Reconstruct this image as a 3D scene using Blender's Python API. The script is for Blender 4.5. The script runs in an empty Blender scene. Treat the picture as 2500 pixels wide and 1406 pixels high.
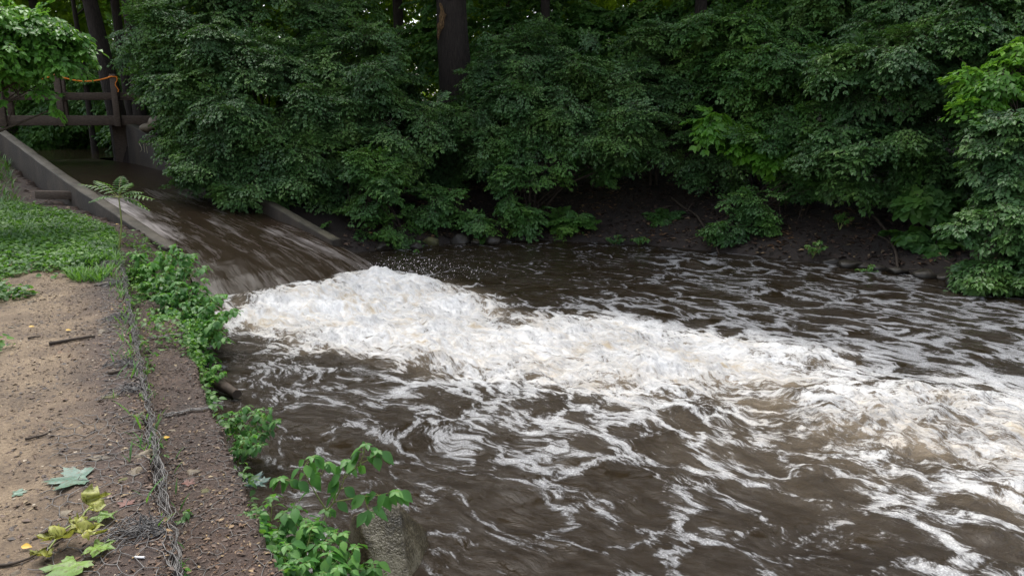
import bpy, math, random
import numpy as np
from math import radians as R, sin, cos, pi
rng = np.random.default_rng(7); random.seed(7)
S = bpy.context.scene; COL = S.collection
# ------------------------------------------------------------------ camera, world, sun, exposure
F = 1853.0; PITCH = R(13.0); CZ = 1.6
cam = bpy.data.objects.new('camera', bpy.data.cameras.new('camera')); COL.objects.link(cam)
cam.location = (0, 0, CZ); cam.rotation_euler = (R(90) - PITCH, 0, 0)
cam.data.sensor_width = 36; cam.data.lens = 36 * F / 2500; cam.data.clip_end = 800
S.camera = cam
W = bpy.data.worlds.new('World'); S.world = W; W.use_nodes = True
wn = W.node_tree.nodes; wl = W.node_tree.links
sky = wn.new('ShaderNodeTexSky'); sky.sky_type = 'NISHITA'; sky.sun_disc = False
SUN_EL, SUN_AZ = R(62), R(-25)          # azimuth from +Y toward +X
sky.sun_elevation = SUN_EL; sky.sun_rotation = SUN_AZ; sky.dust_density = 3; sky.air_density = 1.0; sky.ozone_density = 0.6
hs = wn.new('ShaderNodeHueSaturation'); hs.inputs['Saturation'].default_value = .45; wl.new(sky.outputs[0], hs.inputs['Color'])   # overcast: paler than a clear sky
bg = wn['Background']; wl.new(hs.outputs[0], bg.inputs[0]); bg.inputs[1].default_value = 0.12
sun = bpy.data.objects.new('sun', bpy.data.lights.new('sun', 'SUN')); COL.objects.link(sun)
sun.data.energy = 1.5; sun.data.angle = R(45); sun.data.color = (1, .97, .92)
sun.rotation_euler = (pi / 2 - SUN_EL, 0, pi - SUN_AZ)
S.view_settings.view_transform = 'Standard'; S.view_settings.look = 'None'
S.view_settings.exposure = 1.42; S.view_settings.gamma = 1
S.cycles.use_denoising = True
S.cycles.max_bounces = 6; S.cycles.diffuse_bounces = 3; S.cycles.glossy_bounces = 2
S.cycles.transmission_bounces = 3; S.cycles.transparent_max_bounces = 4
S.cycles.sample_clamp_indirect = 6

# ------------------------------------------------------------------ helpers
cp, sp_ = cos(PITCH), sin(PITCH)
def ray(px, py):
    u = (px - 1250) / F; v = (703 - py) / F
    return np.array([u, cp + v * sp_, -sp_ + v * cp])
def atz(px, py, z):                      # point where the sight line meets height z
    d = ray(px, py); t = (z - CZ) / d[2]; return np.array([d[0] * t, d[1] * t, z])
def aty(px, py, Y):                      # point on the sight line at distance Y
    d = ray(px, py); t = Y / d[1]; return np.array([d[0] * t, Y, CZ + d[2] * t])
def nz(a): return a / np.maximum(np.linalg.norm(a, axis=-1, keepdims=True), 1e-9)

def h2(ix, iy, s):
    n = (ix.astype(np.int64) * 374761393 + iy.astype(np.int64) * 668265263 + s * 1442695041) & 0xffffffff
    n = ((n ^ (n >> 13)) * 1274126177) & 0xffffffff
    return ((n ^ (n >> 16)) & 0xffffff) / float(0xffffff)
def noise2(x, y, s=0):                   # gradient noise about -1..1
    x0 = np.floor(x); y0 = np.floor(y); fx = x - x0; fy = y - y0
    ux = fx * fx * fx * (fx * (fx * 6 - 15) + 10); uy = fy * fy * fy * (fy * (fy * 6 - 15) + 10)
    def g(a, b):
        t = h2(x0 + a, y0 + b, s) * 2 * pi
        return np.cos(t) * (fx - a) + np.sin(t) * (fy - b)
    return 1.5 * ((g(0, 0) * (1 - ux) + g(1, 0) * ux) * (1 - uy) + (g(0, 1) * (1 - ux) + g(1, 1) * ux) * uy)
def fbm2(x, y, o=4, s=0, lac=2.03, gain=.5):
    r = 0; a = 1; t = 0
    for i in range(o):
        r = r + a * noise2(x, y, s + i * 17); t += a; a *= gain; x = x * lac + 3.1; y = y * lac - 1.7
    return r / t
def noise3(p, s=0):
    return (noise2(p[..., 0] + p[..., 2] * .7, p[..., 1] - p[..., 2] * .4, s) + noise2(p[..., 2] + 9, p[..., 0] * .8 + p[..., 1] * .5, s + 5)) * .7
def sstep(a, b, x): t = np.clip((x - a) / (b - a), 0, 1); return t * t * (3 - 2 * t)
def interp_poly_sd(P, x, y):             # signed distance, negative inside
    P = np.asarray(P, float); n = len(P); d = np.full(x.shape, 1e9); ins = np.zeros(x.shape, bool)
    for i in range(n):
        a = P[i]; b = P[(i + 1) % n]; e = b - a
        t = np.clip(((x - a[0]) * e[0] + (y - a[1]) * e[1]) / (e @ e), 0, 1)
        d = np.minimum(d, np.hypot(x - a[0] - t * e[0], y - a[1] - t * e[1]))
        c = (a[1] > y) != (b[1] > y)
        xx = (b[0] - a[0]) * (y - a[1]) / ((b[1] - a[1]) if b[1] != a[1] else 1e-9) + a[0]
        ins ^= c & (x < xx)
    return np.where(ins, -d, d)

def mesh_obj(name, V, Fc, mat, parent=None, smooth=True, attrs=None, mats=None, midx=None):
    """V (n,3); Fc (m,k) k=3/4 or list of such arrays"""
    V = np.asarray(V, np.float32)
    Fl = Fc if isinstance(Fc, list) and isinstance(Fc[0], np.ndarray) else [Fc]
    Fl = [np.asarray(f, np.int32) for f in Fl if len(f)]
    me = bpy.data.meshes.new(name)
    me.vertices.add(len(V)); me.vertices.foreach_set('co', V.ravel())
    loops = np.concatenate([f.ravel() for f in Fl]); tot = np.concatenate([np.full(len(f), f.shape[1], np.int32) for f in Fl])
    st = np.concatenate([[0], np.cumsum(tot)[:-1]]).astype(np.int32)
    me.loops.add(len(loops)); me.loops.foreach_set('vertex_index', loops)
    me.polygons.add(len(tot)); me.polygons.foreach_set('loop_start', st)
    me.update(calc_edges=True)
    if smooth: me.polygons.foreach_set('use_smooth', np.ones(len(tot), bool))
    for k, a in (attrs or {}).items():
        a = np.asarray(a, np.float32)
        if a.ndim == 1:
            at = me.attributes.new(k, 'FLOAT', 'POINT'); at.data.foreach_set('value', a)
        else:
            at = me.attributes.new(k, 'FLOAT_VECTOR', 'POINT'); at.data.foreach_set('vector', a.ravel())
    if mats:
        for m in mats: me.materials.append(m)
        if midx is not None: me.polygons.foreach_set('material_index', np.asarray(midx, np.int32))
    else: me.materials.append(mat)
    me.update()
    o = bpy.data.objects.new(name, me); COL.objects.link(o)
    if parent: o.parent = parent
    return o
def tag(o, label=None, cat=None, group=None, kind=None):
    if label: o['label'] = label
    if cat: o['category'] = cat
    if group: o['group'] = group
    if kind: o['kind'] = kind
    return o
def thing(name, loc, label, cat, group=None):
    o = bpy.data.objects.new(name, None); COL.objects.link(o); o.location = tuple(loc); o.empty_display_size = .1
    return tag(o, label, cat, group)
class Bag:                                # gathers pieces of ONE part
    def __init__(s): s.v = []; s.f3 = []; s.f4 = []; s.r = []; s.n = 0
    def add(s, V, Fc, rnd=0.5):
        V = np.asarray(V, float); Fc = np.asarray(Fc)
        s.v.append(V); (s.f3 if Fc.shape[1] == 3 else s.f4).append(Fc + s.n)
        s.r.append(np.full(len(V), rnd) if np.isscalar(rnd) else np.asarray(rnd)); s.n += len(V)
    def build(s, name, mat, parent=None, smooth=True, origin=None):
        V = np.concatenate(s.v)
        if origin is not None: V = V - np.asarray(origin)
        fs = []
        if s.f3: fs.append(np.concatenate(s.f3))
        if s.f4: fs.append(np.concatenate(s.f4))
        return mesh_obj(name, V, fs, mat, parent, smooth, {'rnd': np.concatenate(s.r)})
def segs(bag, A, B, ra, rb, sides=4, rnd=.5):       # many tapered prisms at once
    A = np.atleast_2d(A); B = np.atleast_2d(B); n = len(A)
    ra = np.broadcast_to(ra, (n,)); rb = np.broadcast_to(rb, (n,))
    d = nz(B - A); ref = np.where(np.abs(d[:, 2:3]) > .9, [[1., 0, 0]], [[0, 0, 1.]])
    u = nz(np.cross(d, ref)); w = np.cross(d, u)
    t = np.arange(sides) * 2 * pi / sides
    ring = u[:, None] * np.cos(t)[None, :, None] + w[:, None] * np.sin(t)[None, :, None]
    V = np.concatenate([A[:, None] + ring * ra[:, None, None], B[:, None] + ring * rb[:, None, None]], 1).reshape(-1, 3)
    k = np.arange(sides); k2 = (k + 1) % sides
    q = np.stack([k, k2, k2 + sides, k + sides], 1)
    Fq = (q[None] + (np.arange(n) * 2 * sides)[:, None, None]).reshape(-1, 4)
    bag.add(V, Fq, rnd)
def tube(bag, P, rad, sides=8, rnd=.5, cap=True, rough=0, seed=0):
    P = np.asarray(P, float); n = len(P); rad = np.broadcast_to(rad, (n,))
    T = nz(np.gradient(P, axis=0)); u = None; V = []
    ref = np.array([0, 0, 1.]) if abs(T[0, 2]) < .8 else np.array([1., 0, 0])
    u = nz(np.cross(T[0], ref))
    for i in range(n):
        u = nz(u - T[i] * (u @ T[i])); w = np.cross(T[i], u)
        t = np.arange(sides) * 2 * pi / sides
        rr = rad[i] * (1 + rough * noise2(np.cos(t) * 1.7 + i * .35, np.sin(t) * 1.7 + seed, seed)) if rough else rad[i] * np.ones(sides)
        V.append(P[i] + (u[None] * np.cos(t)[:, None] + w[None] * np.sin(t)[:, None]) * rr[:, None])
    V = np.concatenate(V); k = np.arange(sides); k2 = (k + 1) % sides
    q = np.concatenate([np.stack([k + i * sides, k2 + i * sides, k2 + (i + 1) * sides, k + (i + 1) * sides], 1) for i in range(n - 1)])
    bag.add(V, q, rnd)
    if cap:
        for i in (0, n - 1):
            c = V[i * sides:(i + 1) * sides]; bag.add(np.vstack([c, c.mean(0)]), [[j, (j + 1) % sides, sides] for j in range(sides)], rnd)
def spline(P, n=24):                      # Catmull-Rom through points
    P = np.asarray(P, float); Q = np.vstack([2 * P[0] - P[1], P, 2 * P[-1] - P[-2]]); out = []
    m = len(P) - 1
    for t in np.linspace(0, m - 1e-6, n):
        i = int(t); f = t - i; a, b, c, d = Q[i:i + 4]
        out.append(.5 * ((2 * b) + (-a + c) * f + (2 * a - 5 * b + 4 * c - d) * f * f + (-a + 3 * b - 3 * c + d) * f ** 3))
    return np.array(out)
def box(bag, c, sx, sy, sz, rot=None, bev=.006, rnd=.5, wob=0):
    """bevel-edged box; rot is a 3x3 whose columns are the local axes"""
    V = []; s = np.array([sx, sy, sz]) / 2
    import itertools
    for sg in itertools.product((-1, 1), repeat=3):
        for ax in range(3):
            p = s * sg; q = p - np.array(sg) * bev; q[ax] = p[ax]; V.append(q)
    V = np.array(V)
    import bmesh
    bm = bmesh.new(); [bm.verts.new(v) for v in V]; r = bmesh.ops.convex_hull(bm, input=bm.verts)
    bm.verts.ensure_lookup_table(); bm.verts.index_update()
    f3 = []
    for f in bm.faces:
        vs = [v.index for v in f.verts]
        for i in range(1, len(vs) - 1): f3.append([vs[0], vs[i], vs[i + 1]])
    V = np.array([v.co for v in bm.verts]); bm.free()
    if rot is not None: V = V @ np.asarray(rot).T
    bag.add(V + np.asarray(c), f3, rnd)

# ------------------------------------------------------------------ leaves
def leaf_tpl(k, widths, fold=.18, droop=.18):
    """leaf along +x length 1, half widths at k stations"""
    xs = np.linspace(0, 1, k + 2); w = np.array([0] + list(widths) + [0])
    V = [(0, 0, 0)]; rows = []
    for i in range(1, k + 1):
        z0 = -droop * xs[i] ** 2; rows.append(len(V))
        V += [(xs[i], w[i], z0 + fold * w[i]), (xs[i], 0, z0), (xs[i], -w[i], z0 + fold * w[i])]
    tip = len(V); V.append((1, 0, -droop)); Fc = [(0, 2, 1), (0, 3, 2)]
    for a, b in zip(rows[:-1], rows[1:]):
        Fc += [(a, a + 1, b + 1), (a, b + 1, b), (a + 1, a + 2, b + 2), (a + 1, b + 2, b + 1)]
    a = rows[-1]; Fc += [(a, a + 1, tip), (a + 1, a + 2, tip)]
    return np.array(V, float), np.array(Fc)
LEAF1 = leaf_tpl(1, [.27], .35, .15)
LEAF3 = leaf_tpl(4, [.20, .29, .25, .13], .3, .22)
ROUND = leaf_tpl(4, [.36, .46, .44, .28], .15, .15)
def add_leaves(bag, pos, d, nrm, L, tpl=LEAF1, wid=1.0, rnd=None):
    n = len(pos); x = nz(d); z = nz(nrm - x * np.sum(nrm * x, 1, keepdims=True)); y = np.cross(z, x)
    T, Fc = tpl; L = np.broadcast_to(L, (n,)); wid = np.broadcast_to(wid, (n,))
    V = pos[:, None] + (x[:, None] * T[None, :, 0:1] + y[:, None] * (T[None, :, 1:2] * wid[:, None, None]) + z[:, None] * T[None, :, 2:3]) * L[:, None, None]
    m = len(T); FF = (Fc[None] + (np.arange(n) * m)[:, None, None]).reshape(-1, 3)
    if rnd is None: rnd = rng.random(n)
    bag.add(V.reshape(-1, 3), FF, np.repeat(rnd, m))
def spray_tpl(seed, nside=5, nleaf=7, L=1.0, droop=.35):
    """local twig fan: leaves pos, dir, normal (axis +x, up +z), unit length; plus twig segments"""
    r = np.random.default_rng(seed); P = []; D = []; N = []; A = []; B = []
    def twig(o, az, ln, lv):
        n = nleaf if lv else nleaf + 3; prev = o
        for i in range(1, n + 1):
            t = i / n; a = az + .1 * r.normal()
            p = o + np.array([cos(az), sin(az), 0]) * ln * t + np.array([0, 0, -droop * ln * t * t + .03 * r.normal() * ln])
            A.append(prev); B.append(p); prev = p
            for sgn in (-1, 1):
                la = a + sgn * (R(58) - t * .5) + .2 * r.normal()
                P.append(p); D.append((cos(la), sin(la), -.35 - .25 * r.random() + .15 * r.normal())); N.append((.35 * r.normal() + .15 * cos(la), .35 * r.normal() + .15 * sin(la), 1))
        P.append(prev); D.append((cos(az), sin(az), -.4)); N.append((.2, .1 * r.normal(), 1))
    twig(np.zeros(3), 0, 1.0, 0)
    for k in range(nside):
        t = .15 + .65 * (k + r.random() * .5) / nside; s = 1 if k % 2 else -1
        o = np.array([t, 0, -droop * t * t]); twig(o, s * R(38 + 18 * r.random()), (.75 - .5 * t) * (.8 + .4 * r.random()), 1)
    return [np.array(q, float) for q in (P, D, N, A, B)]
SPR = [spray_tpl(i) for i in range(6)]
SPRL = [spray_tpl(40 + i, 3, 4, droop=.45) for i in range(4)]          # looser, for drooping tree branches
def frames(x, up):
    x = nz(x); z = nz(up - x * np.sum(up * x, 1, keepdims=True)); y = np.cross(z, x)
    return np.stack([x, y, z], 2)        # (n,3,3) columns
def sprays(fol, tw, C, X, UP, ln, leafL, lib=SPR, tpl=LEAF1, wid=1.0, twr=.003):
    idx = rng.integers(0, len(lib), len(C)); M = frames(X, UP)
    for k, (P, D, N, A, B) in enumerate(lib):
        s = idx == k
        if not s.any(): continue
        m = M[s]; c = C[s]; l = ln[s]; n = len(c)
        rot = lambda Q: np.einsum('nij,qj->nqi', m, Q)
        pos = (c[:, None] + rot(P) * l[:, None, None]).reshape(-1, 3)
        d = rot(D).reshape(-1, 3) + .12 * rng.normal(size=(len(pos), 3)); nn = rot(N).reshape(-1, 3) + .18 * rng.normal(size=(len(pos), 3))
        base = rng.random(n)[:, None] * .6 + rng.random((n, len(P))) * .4
        L = leafL * (.7 + .6 * rng.random(len(pos)))
        add_leaves(fol, pos, d, nn, L, tpl, wid, base.ravel())
        if tw is not None:
            a = (c[:, None] + rot(A) * l[:, None, None]).reshape(-1, 3); b = (c[:, None] + rot(B) * l[:, None, None]).reshape(-1, 3)
            segs(tw, a, b, twr, twr * .8, 3)

# ------------------------------------------------------------------ materials
def mat(name):
    m = bpy.data.materials.new(name); m.use_nodes = True; nt = m.node_tree; return m, nt, nt.nodes['Principled BSDF']
def node(nt, t, **k):
    n = nt.nodes.new(t)
    for a, b in k.items():
        if a[0] == '_': n.inputs[a[1:].replace('_', ' ')].default_value = b
        else: setattr(n, a, b)
    return n
def ramp(nt, fac, stops, interp='LINEAR'):
    r = nt.nodes.new('ShaderNodeValToRGB'); r.color_ramp.interpolation = interp; e = r.color_ramp.elements
    while len(e) < len(stops): e.new(.5)
    for q, (p, c) in zip(e, stops): q.position = p; q.color = tuple(c) + (1,) if len(c) == 3 else c
    nt.links.new(fac, r.inputs[0]); return r.outputs[0]
def gray(v): return (v, v, v)
def M(nt, op, a, b=None, c=None, clamp=False):
    n = nt.nodes.new('ShaderNodeMath'); n.operation = op; n.use_clamp = clamp
    for i, q in enumerate((a, b, c)):
        if q is None: continue
        if isinstance(q, (int, float)): n.inputs[i].default_value = q
        else: nt.links.new(q, n.inputs[i])
    return n.outputs[0]
def mixc(nt, f, a, b, bt='MIX'):
    n = nt.nodes.new('ShaderNodeMix'); n.data_type = 'RGBA'; n.blend_type = bt
    for i, q in ((0, f), (6, a), (7, b)):
        if isinstance(q, (int, float)): n.inputs[i].default_value = q
        elif isinstance(q, tuple): n.inputs[i].default_value = q + (1,)
        else: nt.links.new(q, n.inputs[i])
    return n.outputs[2]
def noise(nt, vec, scale, detail=4, rough=.55, dist=0):
    n = node(nt, 'ShaderNodeTexNoise'); n.inputs['Scale'].default_value = scale; n.inputs['Detail'].default_value = detail
    n.inputs['Roughness'].default_value = rough; n.inputs['Distortion'].default_value = dist
    if vec is not None: nt.links.new(vec, n.inputs['Vector'])
    return n.outputs['Fac']
def attr(nt, name, out='Fac'):
    n = node(nt, 'ShaderNodeAttribute'); n.attribute_name = name; return n.outputs[out]
def objco(nt): return node(nt, 'ShaderNodeNewGeometry').outputs['Position']
def bump(nt, h, dist, strength=1.0, nrm=None):
    b = node(nt, 'ShaderNodeBump'); b.inputs['Strength'].default_value = strength; b.inputs['Distance'].default_value = dist
    nt.links.new(h, b.inputs['Height'])
    if nrm is not None: nt.links.new(nrm, b.inputs['Normal'])
    return b.outputs[0]
def leaf_mat(name, stops, trans=.3, rough=.42, tcol=(.16, .30, .03), spec=.42, spots=False):
    m, nt, b = mat(name); c = ramp(nt, attr(nt, 'rnd'), stops)
    n = noise(nt, objco(nt), 1.3, 2); c = mixc(nt, 1.0, c, ramp(nt, n, [(.32, (.62, .66, .80)), (.5, (.95, .97, .95)), (.68, (1.5, 1.35, 1.0))]), 'MULTIPLY')
    if spots: c = mixc(nt, ramp(nt, noise(nt, objco(nt), 70, 4, .7), [(.52, gray(0)), (.62, gray(.75))]), c, (.07, .045, .015))
    nt.links.new(c, b.inputs['Base Color']); b.inputs['Roughness'].default_value = rough; b.inputs['Specular IOR Level'].default_value = spec
    t = node(nt, 'ShaderNodeBsdfTranslucent'); t.inputs[0].default_value = tcol + (1,)
    mx = node(nt, 'ShaderNodeMixShader'); mx.inputs[0].default_value = trans
    nt.links.new(b.outputs[0], mx.inputs[1]); nt.links.new(t.outputs[0], mx.inputs[2])
    nt.links.new(mx.outputs[0], nt.nodes['Material Output'].inputs[0]); return m
LM = {
 'dark': leaf_mat('leaf_dark', [(0, (.044, .110, .034)), (.6, (.080, .172, .050)), (1, (.15, .26, .085))], .22, .45, (.12, .28, .03)),
 'mid': leaf_mat('leaf_mid', [(0, (.045, .125, .030)), (.6, (.075, .175, .042)), (1, (.13, .25, .06))], .27, .5, (.13, .30, .02)),
 'fresh': leaf_mat('leaf_fresh', [(0, (.045, .12, .025)), (.6, (.07, .17, .035)), (1, (.13, .25, .05))], .35, .5, (.14, .32, .03)),
 'lime': leaf_mat('leaf_lime', [(0, (.07, .20, .02)), (.6, (.11, .28, .03)), (1, (.18, .36, .04))], .4, .45, (.20, .42, .03)),
 'far': leaf_mat('leaf_far_sunlit', [(0, (.05, .12, .015)), (.6, (.11, .21, .02)), (1, (.22, .32, .04))], .5, .6, (.30, .46, .03)),  # lighter and yellower: sunlight on the far leaves put into the colour
 'weed': leaf_mat('leaf_weed', [(0, (.05, .15, .030)), (.6, (.08, .22, .045)), (1, (.14, .31, .06))], .35, .5, (.14, .38, .04)),
 'blue': leaf_mat('leaf_bluegreen', [(0, (.05, .13, .055)), (1, (.09, .20, .09))], .2, .4, (.08, .2, .05)),
}
def simple(name, stops, scale=8, detail=6, rough=.8, bd=.01, stretch=None, bscale=None, spec=.4, det2=None):
    m, nt, b = mat(name); v = objco(nt)
    if stretch:
        mp = node(nt, 'ShaderNodeMapping'); mp.inputs['Scale'].default_value = stretch; nt.links.new(v, mp.inputs[0]); v = mp.outputs[0]
    n = noise(nt, v, scale, detail, .65); nt.links.new(ramp(nt, n, stops), b.inputs['Base Color'])
    b.inputs['Roughness'].default_value = rough; b.inputs['Specular IOR Level'].default_value = spec
    nt.links.new(bump(nt, noise(nt, v, bscale or scale * 3, 5, .7), bd), b.inputs['Normal']); return m
BARK = simple('bark', [(.3, (.014, .010, .008)), (.55, (.038, .028, .022)), (.8, (.075, .060, .048))], 9, 6, .85, .06, (4, 4, .6), 22)
STEM = simple('green_stem', [(.3, (.16, .22, .05)), (.7, (.26, .27, .08))], 20, 3, .5, .001)
TWIG = simple('twig', [(.3, (.03, .022, .015)), (.7, (.07, .05, .035))], 14, 4, .8, .003)
WOODB = simple('old_timber', [(.3, (.05, .034, .024)), (.55, (.095, .068, .05)), (.8, (.16, .125, .095))], 5, 7, .8, .012, (3, 3, 12), 14)
CONC = simple('wet_concrete', [(.3, (.03, .026, .018)), (.5, (.085, .072, .053)), (.7, (.15, .13, .10))], 2.2, 9, .65, .012, None, 30)
STONE = simple('stone', [(.35, (.07, .055, .038)), (.55, (.15, .12, .08)), (.75, (.27, .23, .16))], 6, 7, .6, .01)
MOSS = simple('mossy_stone', [(.3, (.045, .042, .02)), (.6, (.10, .095, .035)), (.8, (.17, .15, .08))], 9, 7, .7, .012)
WIRE = simple('galvanised_wire', [(.3, (.05, .046, .042)), (.7, (.20, .19, .18))], 30, 3, .45, .001); WIRE.node_tree.nodes['Principled BSDF'].inputs['Metallic'].default_value = .1
LITTER = leaf_mat('leaf_litter', [(0, (.018, .011, .008)), (.5, (.06, .034, .022)), (.85, (.12, .07, .042)), (1, (.26, .19, .10))], .0, .6)
m, nt, b = mat('orange_rope'); b.inputs['Base Color'].default_value = (.85, .24, .01, 1); b.inputs['Roughness'].default_value = .5; ROPE = m
nt.links.new(bump(nt, node(nt, 'ShaderNodeTexWave').outputs['Fac'], .004), b.inputs['Normal'])

# ------------------------------------------------------------------ ground shape
WZ = -.75                                # pool level
U0 = np.array([-1.21, 2.41]); UD = np.array([-.473, .881]); UN = np.array([.881, .473])   # edge of the path: origin, direction, outward
POOL = [(1.9, -3), (.95, -.3), (-.756, 2.41), (-1.23, 3.3), (-2.2, 5.1), (-3.2, 6.98), (-3.55, 8.2), (-4.15, 9.5), (-4.7, 10.6), (-2.9, 12.1),
        (-2.84, 12.9), (-1.2, 13.9), (.39, 14.35), (2.6, 13.7), (4.95, 12.1), (6.7, 10.9), (7.1, 9.4), (7.8, 7), (8.6, 4), (9.5, 1), (10, -3)]
CD = np.array([.7, -.714]); CN = np.array([.714, .7]); R0 = np.array([-8.7, 17.7]); L0 = np.array([-11.7, 17.7])
def chute_sw(x, y):                      # station along the chute from the bridge (right wall), offset across from right wall (negative = left)
    dx = x - R0[0]; dy = y - R0[1]; return dx * CD[0] + dy * CD[1], dx * CN[0] + dy * CN[1]
CW = -((L0 - R0) @ CN)                   # width 2.14
PONDZ = .45
def waterz(s): return np.interp(s, [-4, 0, 2, 4.5, 8.0, 8.5, 9.0, 9.5, 10.0], [PONDZ, PONDZ, .36, .08, -.33, -.41, -.54, -.72, -.95])
def wallz_r(s): return np.interp(s, [-2.2, 0, 8.4], [1.36, 1.33, -.33])
def wallz_l(s): return np.interp(s, [-2.1, 2.9, 7.9], [1.33, .49, -.23])
PONDP = [(-9.6, 19.5), (-8.2, 20.5), (-9, 30), (-14, 38), (-30, 38), (-30, 24), (-15, 20.5), (-11.9, 18.6)]
def ground(x, y, detail=True):
    x = np.asarray(x, float); y = np.asarray(y, float)
    dp = interp_poly_sd(POOL, x, y) + .05 * fbm2(x * 2.3, y * 2.3, 4, 33) + .02 * noise2(x * 11, y * 11, 34); s, w = chute_sw(x, y); wl_ = -(w + CW)
    e = (x - U0[0]) * UN[0] + (y - U0[1]) * UN[1]        # + toward the pool
    along = (x - U0[0]) * UD[0] + (y - U0[1]) * UD[1]
    left = w < -CW / 2
    zl = np.interp(y, [9, 11, 14.1, 17.7, 25], [0, -.06, .02, .85, 1.25]) + .25 * sstep(1.2, 4, wl_) * sstep(10, 15, y)
    up = sstep(6.2, 7.6, along)
    ez = e + .03 * noise2(along * 2, along * 0 + 3) + up * 0
    terr = -.30 * sstep(-.02, .05, ez) * (1 - up) - up * (.34 * sstep(.9, -.1, dp) * sstep(-.6, .3, e))
    zleft = zl + terr + .012 * fbm2(x * 1.2, y * 1.2, 3, 3) * 2
    zright = np.minimum(-.66 + .36 * np.maximum(dp, 0), 1.15 + .03 * dp) + .10 * fbm2(x * .7, y * .7, 4, 9) * sstep(0, 1, dp)
    z = np.where(left & (x < 1.5), zleft, zright)
    z = np.where((y < 2.0) & (x < 3), np.where(x < 3, zleft, z), z)
    z = np.where(dp < 0, np.where(left | (y < 3), np.minimum(z, WZ - .1) - .5, WZ + .06 + np.maximum(-1.2, dp) * .7), z)
    # chute trough and the pond above it
    inch = (w > -CW - .2) & (w < .2) & (s > -3.2) & (s < 9.6); z = np.where(inch, np.minimum(z, waterz(s) - .35), z)
    pd = interp_poly_sd(PONDP, x, y); z = np.where(pd < 0, PONDZ - .3, np.where((pd < 3) & (y > 17.9), np.minimum(z, PONDZ + .04 + pd * .35), z))
    # near the right wall the soil lies just under the coping
    nr = (w > .2) & (w < 1.6) & (s > -1) & (s < 8.6); z = np.where(nr, np.minimum(z, wallz_r(s) - .10 + (w - .2) * .35), z)
    if detail:
        z = z + .006 * fbm2(x * 9, y * 9, 3, 21) + .003 * noise2(x * 40, y * 40, 5)
    return z
def gz(x, y): return float(ground(np.array([x]), np.array([y]))[0])

def lines(*parts):
    o = []
    for a, b, st in parts: o.append(np.arange(a, b, st))
    return np.concatenate(o + [[parts[-1][1]]])
gx = lines((-160, -40, 10), (-40, -14, 1.5), (-14, -5.5, .16), (-5.5, .3, .026), (.3, 10, .15), (10, 40, 1.5), (40, 160, 10))
gy = lines((-60, -4, 4), (-4, 1.6, .3), (1.6, 6, .026), (6, 10.5, .05), (10.5, 20, .13), (20, 45, .8), (45, 260, 12))
X, Y = np.meshgrid(gx, gy); Z = ground(X, Y); nx, ny = len(gx), len(gy)
i = np.arange(ny - 1)[:, None] * nx + np.arange(nx - 1)[None]
FQ = np.stack([i, i + 1, i + 1 + nx, i + nx], -1).reshape(-1, 4)
e = (X - U0[0]) * UN[0] + (Y - U0[1]) * UN[1]; al = (X - U0[0]) * UD[0] + (Y - U0[1]) * UD[1]
s_, w_ = chute_sw(X, Y)
sand = sstep(-.10, -.55, e + .22 * fbm2(X * 2, Y * 2, 3, 4)) * sstep(13, 9, Y) * (w_ < -CW)
m, nt, b = mat('soil'); P = objco(nt)
n1 = noise(nt, P, 3.0, 8, .6); n2 = noise(nt, P, 60, 4, .7); n3 = noise(nt, P, 230, 2, .6)
csand = ramp(nt, M(nt, 'ADD', M(nt, 'MULTIPLY', n1, .55), M(nt, 'MULTIPLY', n2, .45)), [(.34, (.05, .031, .018)), (.5, (.145, .100, .058)), (.66, (.27, .20, .122))])
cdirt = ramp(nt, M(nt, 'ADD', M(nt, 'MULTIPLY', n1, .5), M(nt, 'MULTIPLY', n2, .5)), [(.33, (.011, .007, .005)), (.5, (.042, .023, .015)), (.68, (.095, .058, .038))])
cdirt = mixc(nt, attr(nt, 'humus_shade'), cdirt, ramp(nt, M(nt, 'ADD', M(nt, 'MULTIPLY', n1, .5), M(nt, 'MULTIPLY', n2, .5)), [(.35, (.006, .004, .003)), (.55, (.020, .012, .008)), (.7, (.045, .028, .018))]))  # damp leaf mould of the far bank, plus foliage shade put into its colour
c = mixc(nt, attr(nt, 'sand'), cdirt, csand)
spk = ramp(nt, n3, [(.66, gray(0)), (.72, gray(1))]); c = mixc(nt, M(nt, 'MULTIPLY', spk, .5), c, (.42, .36, .27))
nt.links.new(c, b.inputs['Base Color']); b.inputs['Roughness'].default_value = .75
h = M(nt, 'ADD', M(nt, 'MULTIPLY', n2, .7), M(nt, 'MULTIPLY', n3, .3)); nt.links.new(bump(nt, h, .02, .8), b.inputs['Normal']); SOIL = m
tag(mesh_obj('ground', np.stack([X, Y, Z], -1).reshape(-1, 3), FQ, SOIL, attrs={'sand': sand.ravel(), 'humus_shade': sstep(-.1, .4, w_).ravel() * sstep(9.0, 9.6, Y).ravel()}), kind='structure')

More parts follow.
